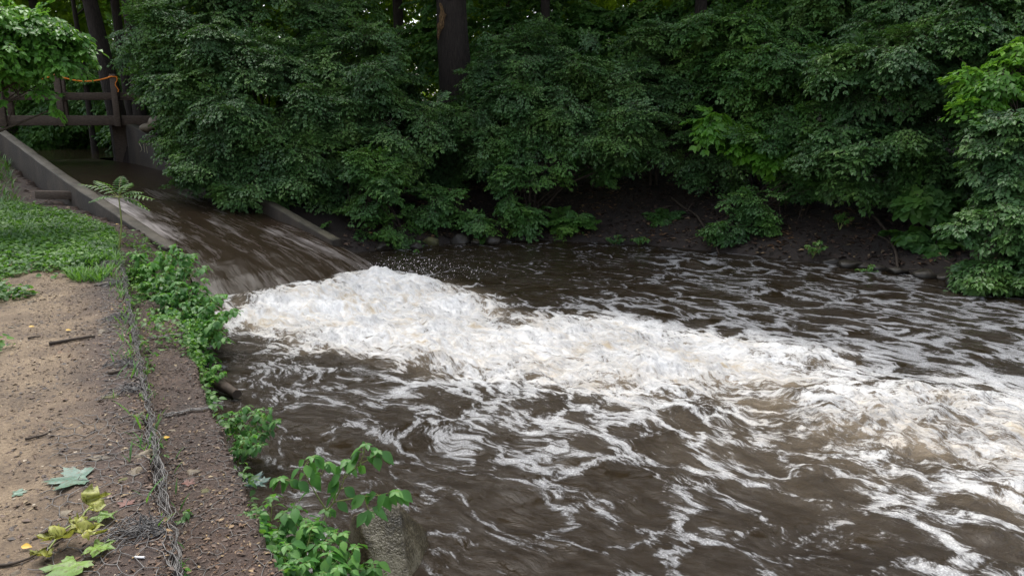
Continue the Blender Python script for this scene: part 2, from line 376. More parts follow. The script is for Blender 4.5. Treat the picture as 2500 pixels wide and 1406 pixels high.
# ------------------------------------------------------------------ pool water
J0 = np.array([-3.25, 10.35]); JD = np.array([.72, -.694]); JN = np.array([.694, .72])    # jet origin, direction, far side
def wpoly(L, z=WZ + .08): return [tuple(atz(a, b_, z)[:2]) for a, b_ in L]
DENSE = wpoly([(520, 770), (600, 725), (720, 700), (800, 690), (880, 655), (960, 655), (1040, 668), (1110, 690), (1190, 735), (1235, 775), (1350, 760), (1480, 765), (1650, 800), (1850, 815), (2030, 850),
               (2040, 890), (1900, 915), (1700, 920), (1500, 905), (1330, 890), (1150, 880), (980, 850), (800, 822), (650, 795)])
BOIL = wpoly([(1880, 975), (2050, 950), (2230, 945), (2400, 930), (2700, 960), (2800, 1180), (2500, 1150), (2350, 1090), (2200, 1060), (2000, 1010)])
LACE = wpoly([(800, 870), (1100, 890), (1500, 930), (1900, 990), (2300, 1120), (2700, 1300), (2600, 1900), (2100, 1500), (1700, 1440), (1350, 1290), (1150, 1120), (900, 980)])
FOAMR = wpoly([(1960, 1130), (2100, 1120), (2500, 1180), (2900, 1400), (2600, 1600), (2200, 1460), (2130, 1330), (2080, 1220)])
CTRL = [(600, [(900, .12), (1300, .2), (1600, .2), (1900, .15), (2200, .2)]), (640, [(1050, .12), (1300, .12), (1500, .18), (1700, .32), (2000, .28), (2300, .26)]),
 (700, [(1250, .06), (1400, .16), (1600, .30), (1800, .32), (2100, .34), (2400, .32)]), (760, [(1300, .30), (1500, .5), (1700, .42), (1950, .42), (2200, .38), (2450, .42)]),
 (820, [(600, .2), (2100, .40), (2300, .42), (2500, .5)]), (870, [(560, .2), (700, .30), (850, .55), (2150, .46), (2300, .42), (2500, .5)]),
 (930, [(600, .24), (850, .32), (1050, .5), (1250, .66), (1500, .64), (1700, .54), (1900, .48), (2150, .52), (2400, .62)]),
 (1010, [(600, .22), (800, .32), (1000, .38), (1200, .44), (1400, .5), (1600, .55), (1800, .52), (2000, .58), (2200, .60), (2450, .64), (2800, .62)]),
 (1100, [(700, .22), (900, .32), (1100, .36), (1300, .40), (1550, .47), (1750, .5), (2000, .48), (2250, .55), (2450, .64), (2800, .6)]),
 (1200, [(900, .2), (1100, .26), (1300, .30), (1550, .42), (1750, .35), (2000, .26), (2200, .54), (2400, .62), (2800, .5)]),
 (1300, [(900, .2), (1050, .22), (1250, .34), (1450, .28), (1650, .38), (1850, .26), (2050, .28), (2250, .5), (2450, .5)]),
 (1400, [(900, .15), (1100, .16), (1400, .22), (1700, .28), (2000, .22), (2300, .45), (2500, .5)]), (1700, [(1200, .2), (1700, .25), (2300, .4)])]
def pool_fields(x, y):
    s = (x - J0[0]) * JD[0] + (y - J0[1]) * JD[1]; w = (x - J0[0]) * JN[0] + (y - J0[1]) * JN[1]
    wx = .35 * fbm2(x * .9, y * .9, 3, 50); wy = .35 * fbm2(x * .9, y * .9, 3, 60)
    dd = interp_poly_sd(DENSE, x + wx * .5, y + wy * .5); bo = interp_poly_sd(BOIL, x + wx, y + wy)
    la = interp_poly_sd(LACE, x + wx, y + wy); fr = interp_poly_sd(FOAMR, x + wx, y + wy)
    num = np.zeros_like(x); den = np.zeros_like(x); xs_ = x + wx * .6; ys_ = y + wy * .6
    for (row, L) in CTRL:
        for (a, v_) in L:
            q = atz(a, row, WZ); k = 1 / (((xs_ - q[0]) ** 2 + (ys_ - q[1]) ** 2) + .01) ** 2; num += k * v_; den += k
    dens = num / den; dens = np.maximum(dens, dens + (np.maximum(.93 - .020 * np.maximum(s, 0), dens) - dens) * sstep(.75, -.6, dd + .25 * fbm2(s * 2.2, w * 3.5, 3, 74)))
    dens = dens + .10 * sstep(.3, -.4, bo)
    dens = dens + .07 * fbm2(s * .7, w * 1.5, 3, 71) - .035 * sstep(8.0, 4.5, y) * sstep(3.2, 1.5, x)
    # heights
    turb = np.clip(sstep(.7, -.5, dd) + .8 * sstep(.8, -.5, bo) + .35 * sstep(.5, -1, la) * 0 + .5 * np.exp(-(w / 1.3) ** 2) * sstep(0, 3, s), 0, 1.2)
    hz = .026 * fbm2(s * 1.2, w * 2.4, 4, 80) + .010 * fbm2(x * 4, y * 5, 3, 85)
    rid = 1 - np.abs(fbm2(s * 1.1 + 5, w * 1.9, 4, 90)) * 2.2
    hz = hz - .04 * turb + turb * (.035 * rid + .065 * fbm2(s * 1.7, w * 2.6, 3, 95) + .030 * fbm2(s * 4.5, w * 8, 3, 99) + .11 * (.3 - np.abs(fbm2(s * 2.2 + 3, w * 3.6, 4, 104))) + .05 * (.3 - np.abs(fbm2(s * 3.5, w * 8, 4, 107))))
    # jump hump along the foot of the chute, and standing waves
    hz += .12 * np.exp(-((s - .75) / .55) ** 2) * sstep(-2.0, -1.0, w) * sstep(1.7, 1.0, w)
    for (a, b_, hh, r1, r2) in ((930, 680, .11, .40, .30), (1035, 692, .17, .42, .3), (1150, 730, .10, .5, .3), (2050, 985, .16, .6, .45), (2330, 975, .17, .7, .4), (1450, 790, .06, .5, .3), (1690, 632, .10, .25, .16), (1240, 850, .05, .3, .2)):
        q = atz(a, b_, WZ + .1); ds = (x - q[0]) * JD[0] + (y - q[1]) * JD[1]; dw = (x - q[0]) * JN[0] + (y - q[1]) * JN[1]
        hz += hh * np.exp(-(ds / r1) ** 2 - (dw / r2) ** 2)
    edge = sstep(.0, -.35, interp_poly_sd(POOL, x, y)); hz = hz * (.25 + .75 * edge)
    q = atz(1690, 640, WZ)[:2]; dens += .5 * np.exp(-(((x - q[0]) / .45) ** 2 + ((y - q[1]) / .25) ** 2))
    tan_ = np.clip(.5 + .9 * fbm2(s * 1.3, w * 2.2, 3, 120), 0, 1)
    fs = s + .30 * fbm2(x * .8, y * .8, 4, 130) * 1.2; fw = w + .30 * fbm2(x * .8, y * .8, 4, 140) * 1.2
    return WZ + hz, dens, turb, tan_, fs, fw
ys = np.concatenate([[-3, -1, .5, 1.4], np.geomspace(2.0, 15.2, 820)]); cs = np.linspace(-1, 1, 820)
YY = np.repeat(ys[:, None], len(cs), 1); XX = cs[None] * (np.maximum(YY, 2) * .80 + .6) + .35
z, dens, turb, tn, fs, fw = pool_fields(XX, YY); n_, m_ = XX.shape
i = np.arange(n_ - 1)[:, None] * m_ + np.arange(m_ - 1)[None]; FQ = np.stack([i, i + 1, i + 1 + m_, i + m_], -1).reshape(-1, 4)
pdm = interp_poly_sd(POOL, XX, YY).ravel(); cs_, cw_ = chute_sw(XX, YY); drop = ((pdm > .9))
drop |= ((cs_ < 8.7) & (cw_ < .1)).ravel() & (YY.ravel() > 8)
FQ = FQ[~drop[FQ].all(1)]
def water_mat(name, chute=False):
    m, nt, b = mat(name); fl = attr(nt, 'flow', 'Vector'); dn = attr(nt, 'dens'); tu = attr(nt, 'turb'); P = objco(nt)
    def mp(v, sc):
        k = node(nt, 'ShaderNodeMapping'); k.inputs['Scale'].default_value = sc; nt.links.new(v, k.inputs[0]); return k.outputs[0]
    if chute:
        st = noise(nt, mp(fl, (.9, 6.5, 1)), 1.0, 7, .66, .9); st2 = noise(nt, mp(fl, (2.4, 26, 1)), 1.0, 5, .65, .4)
        big = noise(nt, mp(fl, (.35, 1.3, 1)), 1.0, 3, .5, .4)
        v = M(nt, 'ADD', M(nt, 'ADD', M(nt, 'MULTIPLY', st, .9), M(nt, 'MULTIPLY', st2, .5)), M(nt, 'MULTIPLY', big, .9))
        v = M(nt, 'ADD', v, dn); foam = ramp(nt, M(nt, 'SUBTRACT', v, .87), [(.46, gray(0)), (.56, gray(.14)), (.68, gray(.45)), (.85, gray(.9))])
        col = mixc(nt, foam, (.026, .017, .010), (.44, .40, .38)); rb = M(nt, 'MULTIPLY', foam, .3); rb = M(nt, 'ADD', rb, .26); b.inputs['Specular IOR Level'].default_value = .3
        h = M(nt, 'ADD', M(nt, 'MULTIPLY', st, .7), M(nt, 'MULTIPLY', st2, .3)); nrm = bump(nt, h, .03, .8)
    else:
        # lace: two sizes of warped cell walls
        wv = node(nt, 'ShaderNodeVectorMath', operation='ADD'); wns = node(nt, 'ShaderNodeTexNoise'); wns.inputs['Scale'].default_value = 2.2; wns.inputs['Detail'].default_value = 5
        nt.links.new(mp(fl, (.8, 1.25, 1)), wns.inputs['Vector']); sc = node(nt, 'ShaderNodeVectorMath', operation='SCALE'); sc.inputs['Scale'].default_value = .75
        nt.links.new(wns.outputs['Color'], sc.inputs[0]); nt.links.new(mp(fl, (.8, 1.25, 1)), wv.inputs[0]); nt.links.new(sc.outputs[0], wv.inputs[1])
        def cells(scale):
            vo = node(nt, 'ShaderNodeTexVoronoi', feature='DISTANCE_TO_EDGE'); vo.inputs['Scale'].default_value = scale; nt.links.new(wv.outputs[0], vo.inputs['Vector']); return vo.outputs['Distance']
        c1 = M(nt, 'SUBTRACT', 1.0, M(nt, 'MULTIPLY', cells(1.8), 5.0)); c2 = M(nt, 'SUBTRACT', 1.0, M(nt, 'MULTIPLY', cells(5.6), 4.2))
        c1 = M(nt, 'MAXIMUM', c1, -.15); c2 = M(nt, 'MAXIMUM', c2, -.1)
        st = noise(nt, mp(fl, (1.0, 3.4, 1)), 2.4, 7, .70, .5); fine = noise(nt, mp(fl, (6, 15, 1)), 1.0, 6, .72, .2); patch = noise(nt, fl, .9, 3, .5)
        quiet = M(nt, 'SUBTRACT', 1.0, M(nt, 'MULTIPLY', tu, .75), clamp=True)
        pat = M(nt, 'MULTIPLY', M(nt, 'ADD', M(nt, 'MULTIPLY', c1, .46), M(nt, 'MULTIPLY', c2, .17)), quiet)
        pat = M(nt, 'ADD', pat, M(nt, 'MULTIPLY', M(nt, 'SUBTRACT', st, .5), .9)); pat = M(nt, 'ADD', pat, M(nt, 'MULTIPLY', M(nt, 'SUBTRACT', fine, .5), 1.0))
        pat = M(nt, 'ADD', pat, M(nt, 'MULTIPLY', M(nt, 'SUBTRACT', noise(nt, mp(fl, (16, 30, 1)), 1.0, 4, .75), .5), .75))
        pat = M(nt, 'ADD', pat, M(nt, 'MULTIPLY', M(nt, 'SUBTRACT', patch, .5), .35))
        v = M(nt, 'ADD', M(nt, 'SUBTRACT', dn, M(nt, 'SUBTRACT', .235, M(nt, 'MULTIPLY', tu, .10))), pat)
        foam = ramp(nt, v, [(.42, gray(0)), (.51, gray(.18)), (.60, gray(.62)), (.85, gray(1))])
        brown = (.0195, .0132, .0075); tan = (.27, .215, .15)
        tf = M(nt, 'ADD', M(nt, 'MULTIPLY', tu, .85), M(nt, 'MULTIPLY', M(nt, 'SUBTRACT', patch, .5), 1.2))
        base = mixc(nt, M(nt, 'MULTIPLY', M(nt, 'MULTIPLY', tf, tu), M(nt, 'ADD', attr(nt, 'tan'), .25), clamp=True), brown, tan)
        whi = mixc(nt, M(nt, 'MULTIPLY', tu, M(nt, 'MULTIPLY', attr(nt, 'tan'), M(nt, 'MULTIPLY', M(nt, 'SUBTRACT', M(nt, 'ADD', fine, M(nt, 'MULTIPLY', st, 1.0)), .92), 3.5, clamp=True)), clamp=True), (.93, .93, .92), (.58, .48, .34))
        whi = mixc(nt, M(nt, 'ADD', M(nt, 'MULTIPLY', tu, 1.2), .15, clamp=True), (.26, .265, .275), whi)
        bub = node(nt, 'ShaderNodeTexVoronoi'); bub.inputs['Scale'].default_value = 75; nt.links.new(P, bub.inputs['Vector']); bub = bub.outputs['Distance']
        froth = noise(nt, mp(fl, (4.5, 13, 1)), 1.0, 7, .74, .5)
        whi = mixc(nt, M(nt, 'SUBTRACT', 1.0, tu, clamp=True), whi, mixc(nt, 1.0, whi, ramp(nt, bub, [(.1, gray(1.5)), (.55, gray(.62))]), 'MULTIPLY'))
        col = mixc(nt, foam, base, whi); rb = M(nt, 'ADD', M(nt, 'MULTIPLY', foam, .5), .07)
        rip = noise(nt, mp(fl, (2.2, 5.5, 1)), 1.7, 7, .66, .6)
        h = M(nt, 'ADD', M(nt, 'MULTIPLY', rip, .9), M(nt, 'ADD', M(nt, 'MULTIPLY', foam, .12), M(nt, 'ADD', M(nt, 'MULTIPLY', M(nt, 'MULTIPLY', bub, foam), -.10), M(nt, 'MULTIPLY', M(nt, 'MULTIPLY', froth, tu), 1.1))))
        nrm = bump(nt, h, .06, 1.0)
    nt.links.new(col, b.inputs['Base Color']); nt.links.new(rb, b.inputs['Roughness']); nt.links.new(nrm, b.inputs['Normal'])
    b.inputs['IOR'].default_value = 1.33; b.inputs['Specular IOR Level'].default_value = .34; return m
WMAT = water_mat('muddy_water'); CMAT = water_mat('chute_water', True)
tag(mesh_obj('water', np.stack([XX, YY, z], -1).reshape(-1, 3), FQ, WMAT, attrs={'dens': dens.ravel(), 'turb': turb.ravel(), 'tan': tn.ravel(), 'flow': np.stack([fs, fw, fs * 0], -1).reshape(-1, 3)}), kind='structure')
# water in the chute
ss = np.linspace(-3.2, 9.95, 420); ww = np.linspace(-CW, 0, 90)
SS, WW = np.meshgrid(ss, ww, indexing='ij'); fast = sstep(.5, 4, SS)
# past the wall ends the sheet spreads a little on both sides
spread = sstep(7.6, 9.6, SS); Wx = WW + spread * (WW + CW / 2) * .30
zz = waterz(SS) + fast * (.030 * fbm2(SS * .7, WW * 2.5, 3, 200) + .010 * fbm2(SS * 2, WW * 7, 3, 210)) + .006 * fbm2(SS * 3, WW * 4, 2, 230)
zz -= .10 * spread * np.abs((WW + CW / 2) / (CW / 2)) ** 4
sst = SS + spread * .25 * np.cos((WW + CW / 2) / CW * pi) * 0
CX = R0[0] + sst * CD[0] + Wx * CN[0]; CY = R0[1] + sst * CD[1] + Wx * CN[1]
n_, m_ = CX.shape; i = np.arange(n_ - 1)[:, None] * m_ + np.arange(m_ - 1)[None]
cd = sstep(2.0, 5, SS) * .12 + .34 * sstep(3.6, 4.3, SS) * sstep(-CW + .9, -CW + .1, WW) * sstep(7.5, 5, SS) + .12 * sstep(-.5, -.05, WW) * sstep(1.0, 2.0, SS) * sstep(6, 3, SS) - .25 * sstep(3.0, 1.0, SS)
tag(mesh_obj('water', np.stack([CX, CY, zz], -1).reshape(-1, 3), np.stack([i, i + m_, i + 1 + m_, i + 1], -1).reshape(-1, 4), CMAT,
    attrs={'dens': cd.ravel(), 'turb': fast.ravel() * 0, 'tan': fast.ravel() * 0, 'flow': np.stack([SS, WW, SS * 0], -1).reshape(-1, 3)}), kind='structure')
# pond above the bridge
px_, py_ = np.meshgrid(np.linspace(-32, -6, 140), np.linspace(17.6, 40, 130)); n_, m_ = px_.shape
i = np.arange(n_ - 1)[:, None] * m_ + np.arange(m_ - 1)[None]; FQ = np.stack([i, i + 1, i + 1 + m_, i + m_], -1).reshape(-1, 4)
s2, w2 = chute_sw(px_, py_); bad = ((s2 > -2.9)).ravel(); FQ = FQ[~bad[FQ].any(1)]
m, nt, b = mat('pond_water'); b.inputs['Base Color'].default_value = (.035, .028, .016, 1); b.inputs['Roughness'].default_value = .08; b.inputs['IOR'].default_value = 1.33
nt.links.new(bump(nt, noise(nt, objco(nt), 3, 4), .03, .5), b.inputs['Normal'])
tag(mesh_obj('pond', np.stack([px_, py_, px_ * 0 + PONDZ + .002], -1).reshape(-1, 3), FQ, m), kind='structure')

# ------------------------------------------------------------------ chute walls
MCONC = simple('mossy_concrete', [(.35, (.012, .011, .006)), (.52, (.036, .031, .018)), (.68, (.08, .07, .042))], 2.2, 9, .7, .015, None, 30)
STAINC = simple('mud_stained_concrete', [(.3, (.009, .006, .004)), (.5, (.022, .015, .009)), (.72, (.05, .036, .023))], 1.6, 9, .75, .015, (1, 1, .6), 22)
def wall(side, s0, s1, label):
    ss = np.linspace(s0, s1, 70); V = []; th = .17 if side > 0 else .19
    zf = wallz_r if side > 0 else wallz_l; w0 = 0 if side > 0 else -CW
    prof = [(0, -1.6), (0, -.02), (.02, 0), (.07, .004), (th - .07, .002), (th - .02, 0), (th, -.02), (th, -1.6)]
    for s in ss:
        for k, (a, dz) in enumerate(prof):
            w = w0 + side * a + .006 * float(noise2(np.array([s * 2.]), np.array([k * 3.]), 7)[0]); zt = float(zf(s)) + dz + .008 * float(noise2(np.array([s * 1.3]), np.array([k * .6]), 8)[0])
            V.append((R0[0] + s * CD[0] + w * CN[0], R0[1] + s * CD[1] + w * CN[1], zt))
    k = len(prof); Fq = []
    for a in range(len(ss) - 1):
        for j in range(k - 1): Fq.append((a * k + j, a * k + j + 1, (a + 1) * k + j + 1, (a + 1) * k + j))
    V = np.array(V); F8 = []
    for a in (0, (len(ss) - 1) * k): F8 += [(a, a + 1, a + 6, a + 7), (a + 1, a + 2, a + 5, a + 6), (a + 2, a + 3, a + 4, a + 5)]
    c = V[0]; t = thing('chute_wall', c, label, 'wall', 'concrete walls of the spillway chute')
    mi = [0 if 1 <= j <= 5 else 1 for a in range(len(ss) - 1) for j in range(k - 1)] + [1] * 6
    mesh_obj('wall', V - c, Fq + F8, None, t, smooth=False, mats=[MCONC if side > 0 else CONC, STAINC], midx=mi); return t
wr = wall(1, -.35, 8.45, 'mossy concrete wall on the far right side of the spillway chute, half hidden under bushes, with scratched letters')
wl2 = wall(-1, -2.6, 7.95, 'weathered grey concrete wall on the near left side of the spillway chute, beside the soil slope')
# scratched letters on the inner face near the bridge
bag = Bag()
def onwall(s, z): return np.array([R0[0] + s * CD[0] - .004 * CN[0], R0[1] + s * CD[1] - .004 * CN[1], z])
def stroke(pts): 
    Q = np.array([onwall(a, c) for a, c in pts]); segs(bag, Q[:-1], Q[1:], .007, .007, 4)
s1 = .45; z1 = .98
stroke([(s1 + .13, z1 + .02), (s1 + .02, z1), (s1, z1 - .06), (s1 + .10, z1 - .13), (s1 + .12, z1 - .2), (s1, z1 - .24)])
stroke([(s1 + .28, z1 - .02), (s1 + .28, z1 - .24)]); stroke([(s1 + .44, z1 - .03), (s1 + .44, z1 - .26)])
m, nt, b = mat('scratch'); b.inputs['Base Color'].default_value = (.42, .38, .24, 1)
o = bag.build('scratched_lettering', m, wr, origin=wr.location)

# ------------------------------------------------------------------ footbridge
BR = R(7); BX = np.array([cos(BR), sin(BR), 0]); BY = np.array([-sin(BR), cos(BR), 0]); BZ = np.array([0, 0, 1.]); BM = np.stack([BX, BY, BZ], 1)
B0 = np.array([-9.05, 17.85, 0])         # near right post
def bp(a, b_, z): return B0 + BX * a + BY * b_ + BZ * z
bridge = thing('footbridge', bp(-3, .7, 1.2), 'dark timber footbridge with post and plank railings crossing the top of the chute', 'bridge')
def bpart(name, *boxes, mat_=WOODB):
    g = Bag()
    for (c, sx, sy, sz) in boxes: box(g, c, sx, sy, sz, BM)
    return g.build(name, mat_, bridge, False, origin=bridge.location)
bpart('beam', (bp(-3.2, .09, 1.42), 8.2, .1, .22)); bpart('beam', (bp(-3.2, 1.42, 1.42), 8.2, .1, .22))
g = Bag()
for k in range(46): box(g, bp(-6.9 + k * .165, .755, 1.36 + .004 * random.random()), .15, 1.2, .045, BM)
g.build('deck', WOODB, bridge, False, origin=bridge.location)
for r_ in (0, 1.53):
    bpart('rail', (bp(-3.2, r_ + (.13 if r_ == 0 else -.12), 1.97), 8.3, .05, .15))
for a in (0, -1.2, -2.45, -3.7, -4.95): bpart('post', (bp(a, 0, 1.87), .135, .09, 1.16))
for a in (-.55, -1.75, -3.0, -4.3): bpart('post', (bp(a, 1.53, 1.84), .13, .09, 1.10))
bpart('abutment_post', (bp(-.28, 1.0, .8), .35, .3, 1.1)); bpart('abutment_post', (bp(-6.2, 1.0, .8), .35, .3, 1.1))
rope = Bag()
for a0, a1, b0 in ((0, -1.2, 0), (-1.2, -2.45, 0), (-2.45, -3.7, 0), (-3.7, -4.95, 0)):
    t = np.linspace(0, 1, 14); Pp = np.array([bp(a0 + (a1 - a0) * q, b0 - .06, 2.40 + .03 * (1 - q if a0 else q) - .16 * 4 * q * (1 - q) * .8) for q in t]); tube(rope, Pp, .016, 6)
Pp = np.array([bp(.08 + .03 * sin(q * 9), -.06, 2.40 - .35 * q) for q in np.linspace(0, 1, 8)]); tube(rope, Pp, .010, 5)
Pp = np.array([bp(.02 * cos(q * 2 * pi), 0, 2.39) + BX * .085 * cos(q * 2 * pi) + BY * .065 * sin(q * 2 * pi) - BX * .02 * cos(q * 2 * pi) for q in np.linspace(0, 1, 12)]); tube(rope, Pp, .013, 5)
o = rope.build('rope', ROPE); tag(o, 'bright orange rope slung between the tops of the bridge posts', 'rope')

# ------------------------------------------------------------------ shrubs
def shrub(name, label, cat, base, lobes, mk, leafL=.062, dens=35, ln=.5, lib=SPR, tpl=LEAF1, group=None, stems=7, stem_r=.022, gap=-.08, inner=.5, stem_mat=None, front=.35, wid=1.0, up=.35, part=('stem', 'foliage'), sat=0):
    """lobes: (px, py, Y, rx, ry, rz) ellipsoids of leaf sprays"""
    base = np.asarray(base, float); t = thing(name, base, label, cat, group); fol = Bag(); tw = Bag(); tips = []
    LL = [(aty(a, b_, Yd), rx, ry, rz, 1.0) for (a, b_, Yd, rx, ry, rz) in lobes]
    if sat:
        for (c, rx, ry, rz, _) in list(LL):
            for k in range(sat):
                u = nz(rng.normal(size=3) * [1, .8, 1]); u[1] = -abs(u[1]); f_ = rng.uniform(.26, .5)
                LL.append((c + u * [rx, ry, rz] * rng.uniform(.85, 1.15), rx * f_, ry * f_, rz * f_, 1.15))
    for (c, rx, ry, rz, dm) in LL:
        area = 4 * pi * ((rx * ry) ** 1.6 / 3 + (rx * rz) ** 1.6 / 3 + (ry * rz) ** 1.6 / 3) ** (1 / 1.6)
        n = int(area * dens * dm); u = nz(rng.normal(size=(n, 3)))
        keep = (rng.random(n) < front) | ((-u[:, 1] * .8 + u[:, 2] * .5) > -.15); u = u[keep]
        rad = inner + (1 - inner) * rng.random(len(u)) ** .6
        rad = rad * (1 + .22 * noise3(u * 1.6 + c * .7, 31))
        p = c + u * rad[:, None] * [rx, ry, rz]
        k = noise3(p * [1.5, 1.5, 2.3], 77) > gap; p = p[k]; u = u[k]
        if not len(p): continue
        x = np.stack([u[:, 0], u[:, 1], u[:, 2] * .35 - .12], 1) + .45 * rng.normal(size=p.shape) * [1, 1, .55]
        upv = np.array([0, 0, 1.]) + u * up + .15 * rng.normal(size=p.shape)
        l = ln * (.6 + .7 * rng.random(len(p)))
        sprays(fol, tw, p - nz(x) * l[:, None] * .55, x, upv, l, leafL, lib, tpl, wid); tips.append(p[rng.integers(0, len(p), min(len(p), 5))])
        tips[-1][0] = c
    tips = np.concatenate(tips)
    for k in range(stems):
        q = tips[rng.integers(0, len(tips))] if k >= len(lobes) else aty(*lobes[k][:3])
        b0 = base + np.array([rng.normal() * .12, rng.normal() * .1, -.05]); mid = b0 + (q - b0) * [.35, .35, .6] + rng.normal(size=3) * .08
        Pp = spline([b0, mid, q], 12); tube(tw, Pp, np.linspace(stem_r * (1 + rng.random()), .006, 12), 5, rough=.2)
        for z_ in range(5):
            q2 = tips[rng.integers(0, len(tips))]; st = Pp[rng.integers(5, 11)]
            if np.linalg.norm(q2 - st) < 1.6: tube(tw, spline([st, (st + q2) / 2 + rng.normal(size=3) * .06, q2], 6), np.linspace(.009, .003, 6), 4)
    tw.build(part[0], stem_mat or TWIG, t, origin=base); fol.build(part[1], LM[mk] if isinstance(mk, str) else mk, t, False, origin=base)
    return t
def gb(px, Yd, dx=0):                     # a point on the ground under image column px at distance Yd
    x = (px - 1250) / F * (Yd * cp + .3) + dx; return np.array([x, Yd, gz(x, Yd)])
big = 'large shrubs on the far bank'
shrub('shrub', 'wide dark green shrub leaning over the right wall of the chute beside the bridge', 'shrub', gb(600, 15.6), [(530, 300, 14.8, .95, .8, .85), (620, 240, 14.8, 1.5, 1.1, 1.3), (690, 400, 14.3, 1.0, .8, .7), (490, 150, 15.2, 1.1, 1.0, 1.0), (540, 400, 14.0, .7, .6, .42), (630, 460, 13.7, .45, .5, .22), (760, 320, 14.6, .9, .7, .9)], 'dark', group=big, sat=5, gap=-.2)
shrub('shrub', 'tall dark shrub filling the top left between the leaning trees and the thick trunk', 'shrub', gb(650, 17.5), [(480, 60, 17, 1.4, 1.1, 1.2), (680, 60, 16.8, 1.5, 1.1, 1.3), (850, 120, 17.0, 1.1, 1, .8)], 'dark', group=big, sat=4)
shrub('shrub', 'dense dark shrub in front and left of the thick trunk', 'shrub', gb(900, 16), [(1000, 380, 16.2, 1.0, .7, .6), (860, 200, 15.4, 1.2, 1.0, 1.1), (960, 330, 15.0, 1.1, .9, .9), (800, 380, 14.7, .9, .8, .8), (940, 200, 16.4, .7, .6, .9)], 'dark', group=big, sat=5)
shrub('shrub', 'broad mid green shrub right of the thick trunk, reaching down over the bank', 'shrub', gb(1260, 16.2), [(1130, 330, 16.4, .9, .7, .9), (1280, 200, 15.8, 1.1, 1.0, 1.1), (1360, 290, 15.2, 1.2, .9, .9), (1220, 330, 15.2, .9, .8, .8), (1400, 185, 16.0, 1.1, 1.0, .85)], 'dark', group=big, sat=5)
shrub('shrub', 'big layered shrub in the middle right with sprays hanging low above the dark bank', 'shrub', gb(1600, 16), [(1600, 220, 15.6, 1.4, 1.0, 1.1), (1500, 330, 15.0, .9, .8, .65), (1720, 330, 15.0, 1.0, .8, .7), (1640, 165, 16.4, 1.4, 1.0, .8)], 'dark', group=big, sat=5)
shrub('shrub', 'spreading green shrub behind the lime green sapling', 'shrub', gb(1900, 15.5), [(1850, 170, 15, 1.5, 1.1, 1.0), (1990, 290, 14, 1.2, .9, .9), (1790, 130, 16.5, 1.2, 1.0, .7)], 'mid', group=big, sat=5, leafL=.075)
shrub('shrub', 'dark shrub with long arching sprays over the shaded right bank', 'shrub', gb(2200, 14), [(2180, 200, 13.4, 1.3, 1.0, 1.1), (2100, 370, 12.8, .9, .8, .55), (2280, 380, 12.8, .8, .8, .6), (2300, 80, 14, 1.4, 1.0, 1.0)], 'dark', group=big, sat=5, leafL=.075)
shrub('shrub', 'tall dim shrub in the upper right corner', 'shrub', gb(2480, 13), [(2440, 130, 12.6, 1.1, 1, 1.2), (2520, 250, 12, 1.0, 1, 1.0), (2080, 50, 15.5, 1.3, 1, .8)], 'dark', group=big, sat=5, leafL=.075)
shrub('shrub', 'near dark green shrub on the right edge, its leaves touching the water', 'shrub', (7.6, 10.2, -.4), [(2500, 420, 10.6, .7, .7, .7), (2490, 560, 10.3, .72, .7, .6), (2520, 670, 10.0, .75, .7, .42)], 'dark', leafL=.075, sat=4, dens=36, gap=-.3, ln=.4)
small = 'small shrubs along the far waterline'
shrub('shrub', 'bright green shrub growing beside the end of the right chute wall', 'shrub', gb(900, 14.0), [(915, 440, 13.8, .55, .5, .65), (860, 545, 13.6, .40, .4, .42), (960, 560, 13.6, .42, .4, .38)], 'mid', group=small, dens=34, ln=.38, leafL=.06, sat=3)
shrub('shrub', 'leafy green shrub with feathery sprays over pale stones at the waterline', 'shrub', gb(1080, 14.8), [(1050, 500, 14.3, .5, .5, .45), (1160, 550, 14.2, .5, .4, .25)], 'mid', group=small, dens=30, ln=.38, leafL=.06, sat=3)
shrub('shrub', 'shrub with a tongue of leaves hanging to the water left of the round bush', 'shrub', gb(1290, 15.2), [(1330, 390, 14.7, .95, .6, .55), (1290, 490, 14.4, .55, .4, .5), (1440, 410, 14.8, .5, .4, .3)], 'mid', group=small, dens=30, ln=.4, leafL=.065, sat=4)
shrub('shrub', 'low round bright green bush at the waterline in the middle', 'shrub', gb(1400, 14.7), [(1395, 545, 14.4, .48, .35, .28)], 'fresh', group=small, dens=60, ln=.25, leafL=.06, gap=-1)
shrub('shrub', 'small isolated green bush on bare dark bank', 'shrub', gb(1625, 15), [(1625, 540, 14.5, .40, .3, .25)], 'mid', group=small, dens=60, ln=.25, leafL=.06, gap=-1)
shrub('shrub', 'bright shrub arching out over the water right of the small isolated bush', 'shrub', gb(1920, 14.0), [(1960, 450, 13.7, .55, .5, .3), (1850, 495, 13.4, .6, .4, .28), (1780, 555, 13.2, .32, .3, .16), (1920, 550, 13.2, .45, .35, .26)], 'mid', group=small, dens=36, ln=.36, leafL=.055, sat=4)
shrub('sapling', 'lime green sapling with drooping leaves and a forked dark trunk', 'sapling', gb(1835, 15), [(1745, 300, 14.0, .36, .3, .22), (1890, 355, 13.8, .40, .3, .45), (1810, 340, 14.0, .28, .3, .2)], 'lime', dens=26, ln=.4, leafL=.13, lib=SPRL, stems=6, stem_r=.045, tpl=LEAF3, gap=-1)
shrub('sapling', 'thin sapling with yellow green leaves reaching in from the right edge', 'sapling', gb(2450, 11.5), [(2420, 190, 11.2, .45, .4, .28), (2380, 250, 11, .28, .3, .1), (2480, 120, 11.3, .3, .3, .2)], 'lime', dens=22, ln=.4, leafL=.10, lib=SPRL, gap=-1)
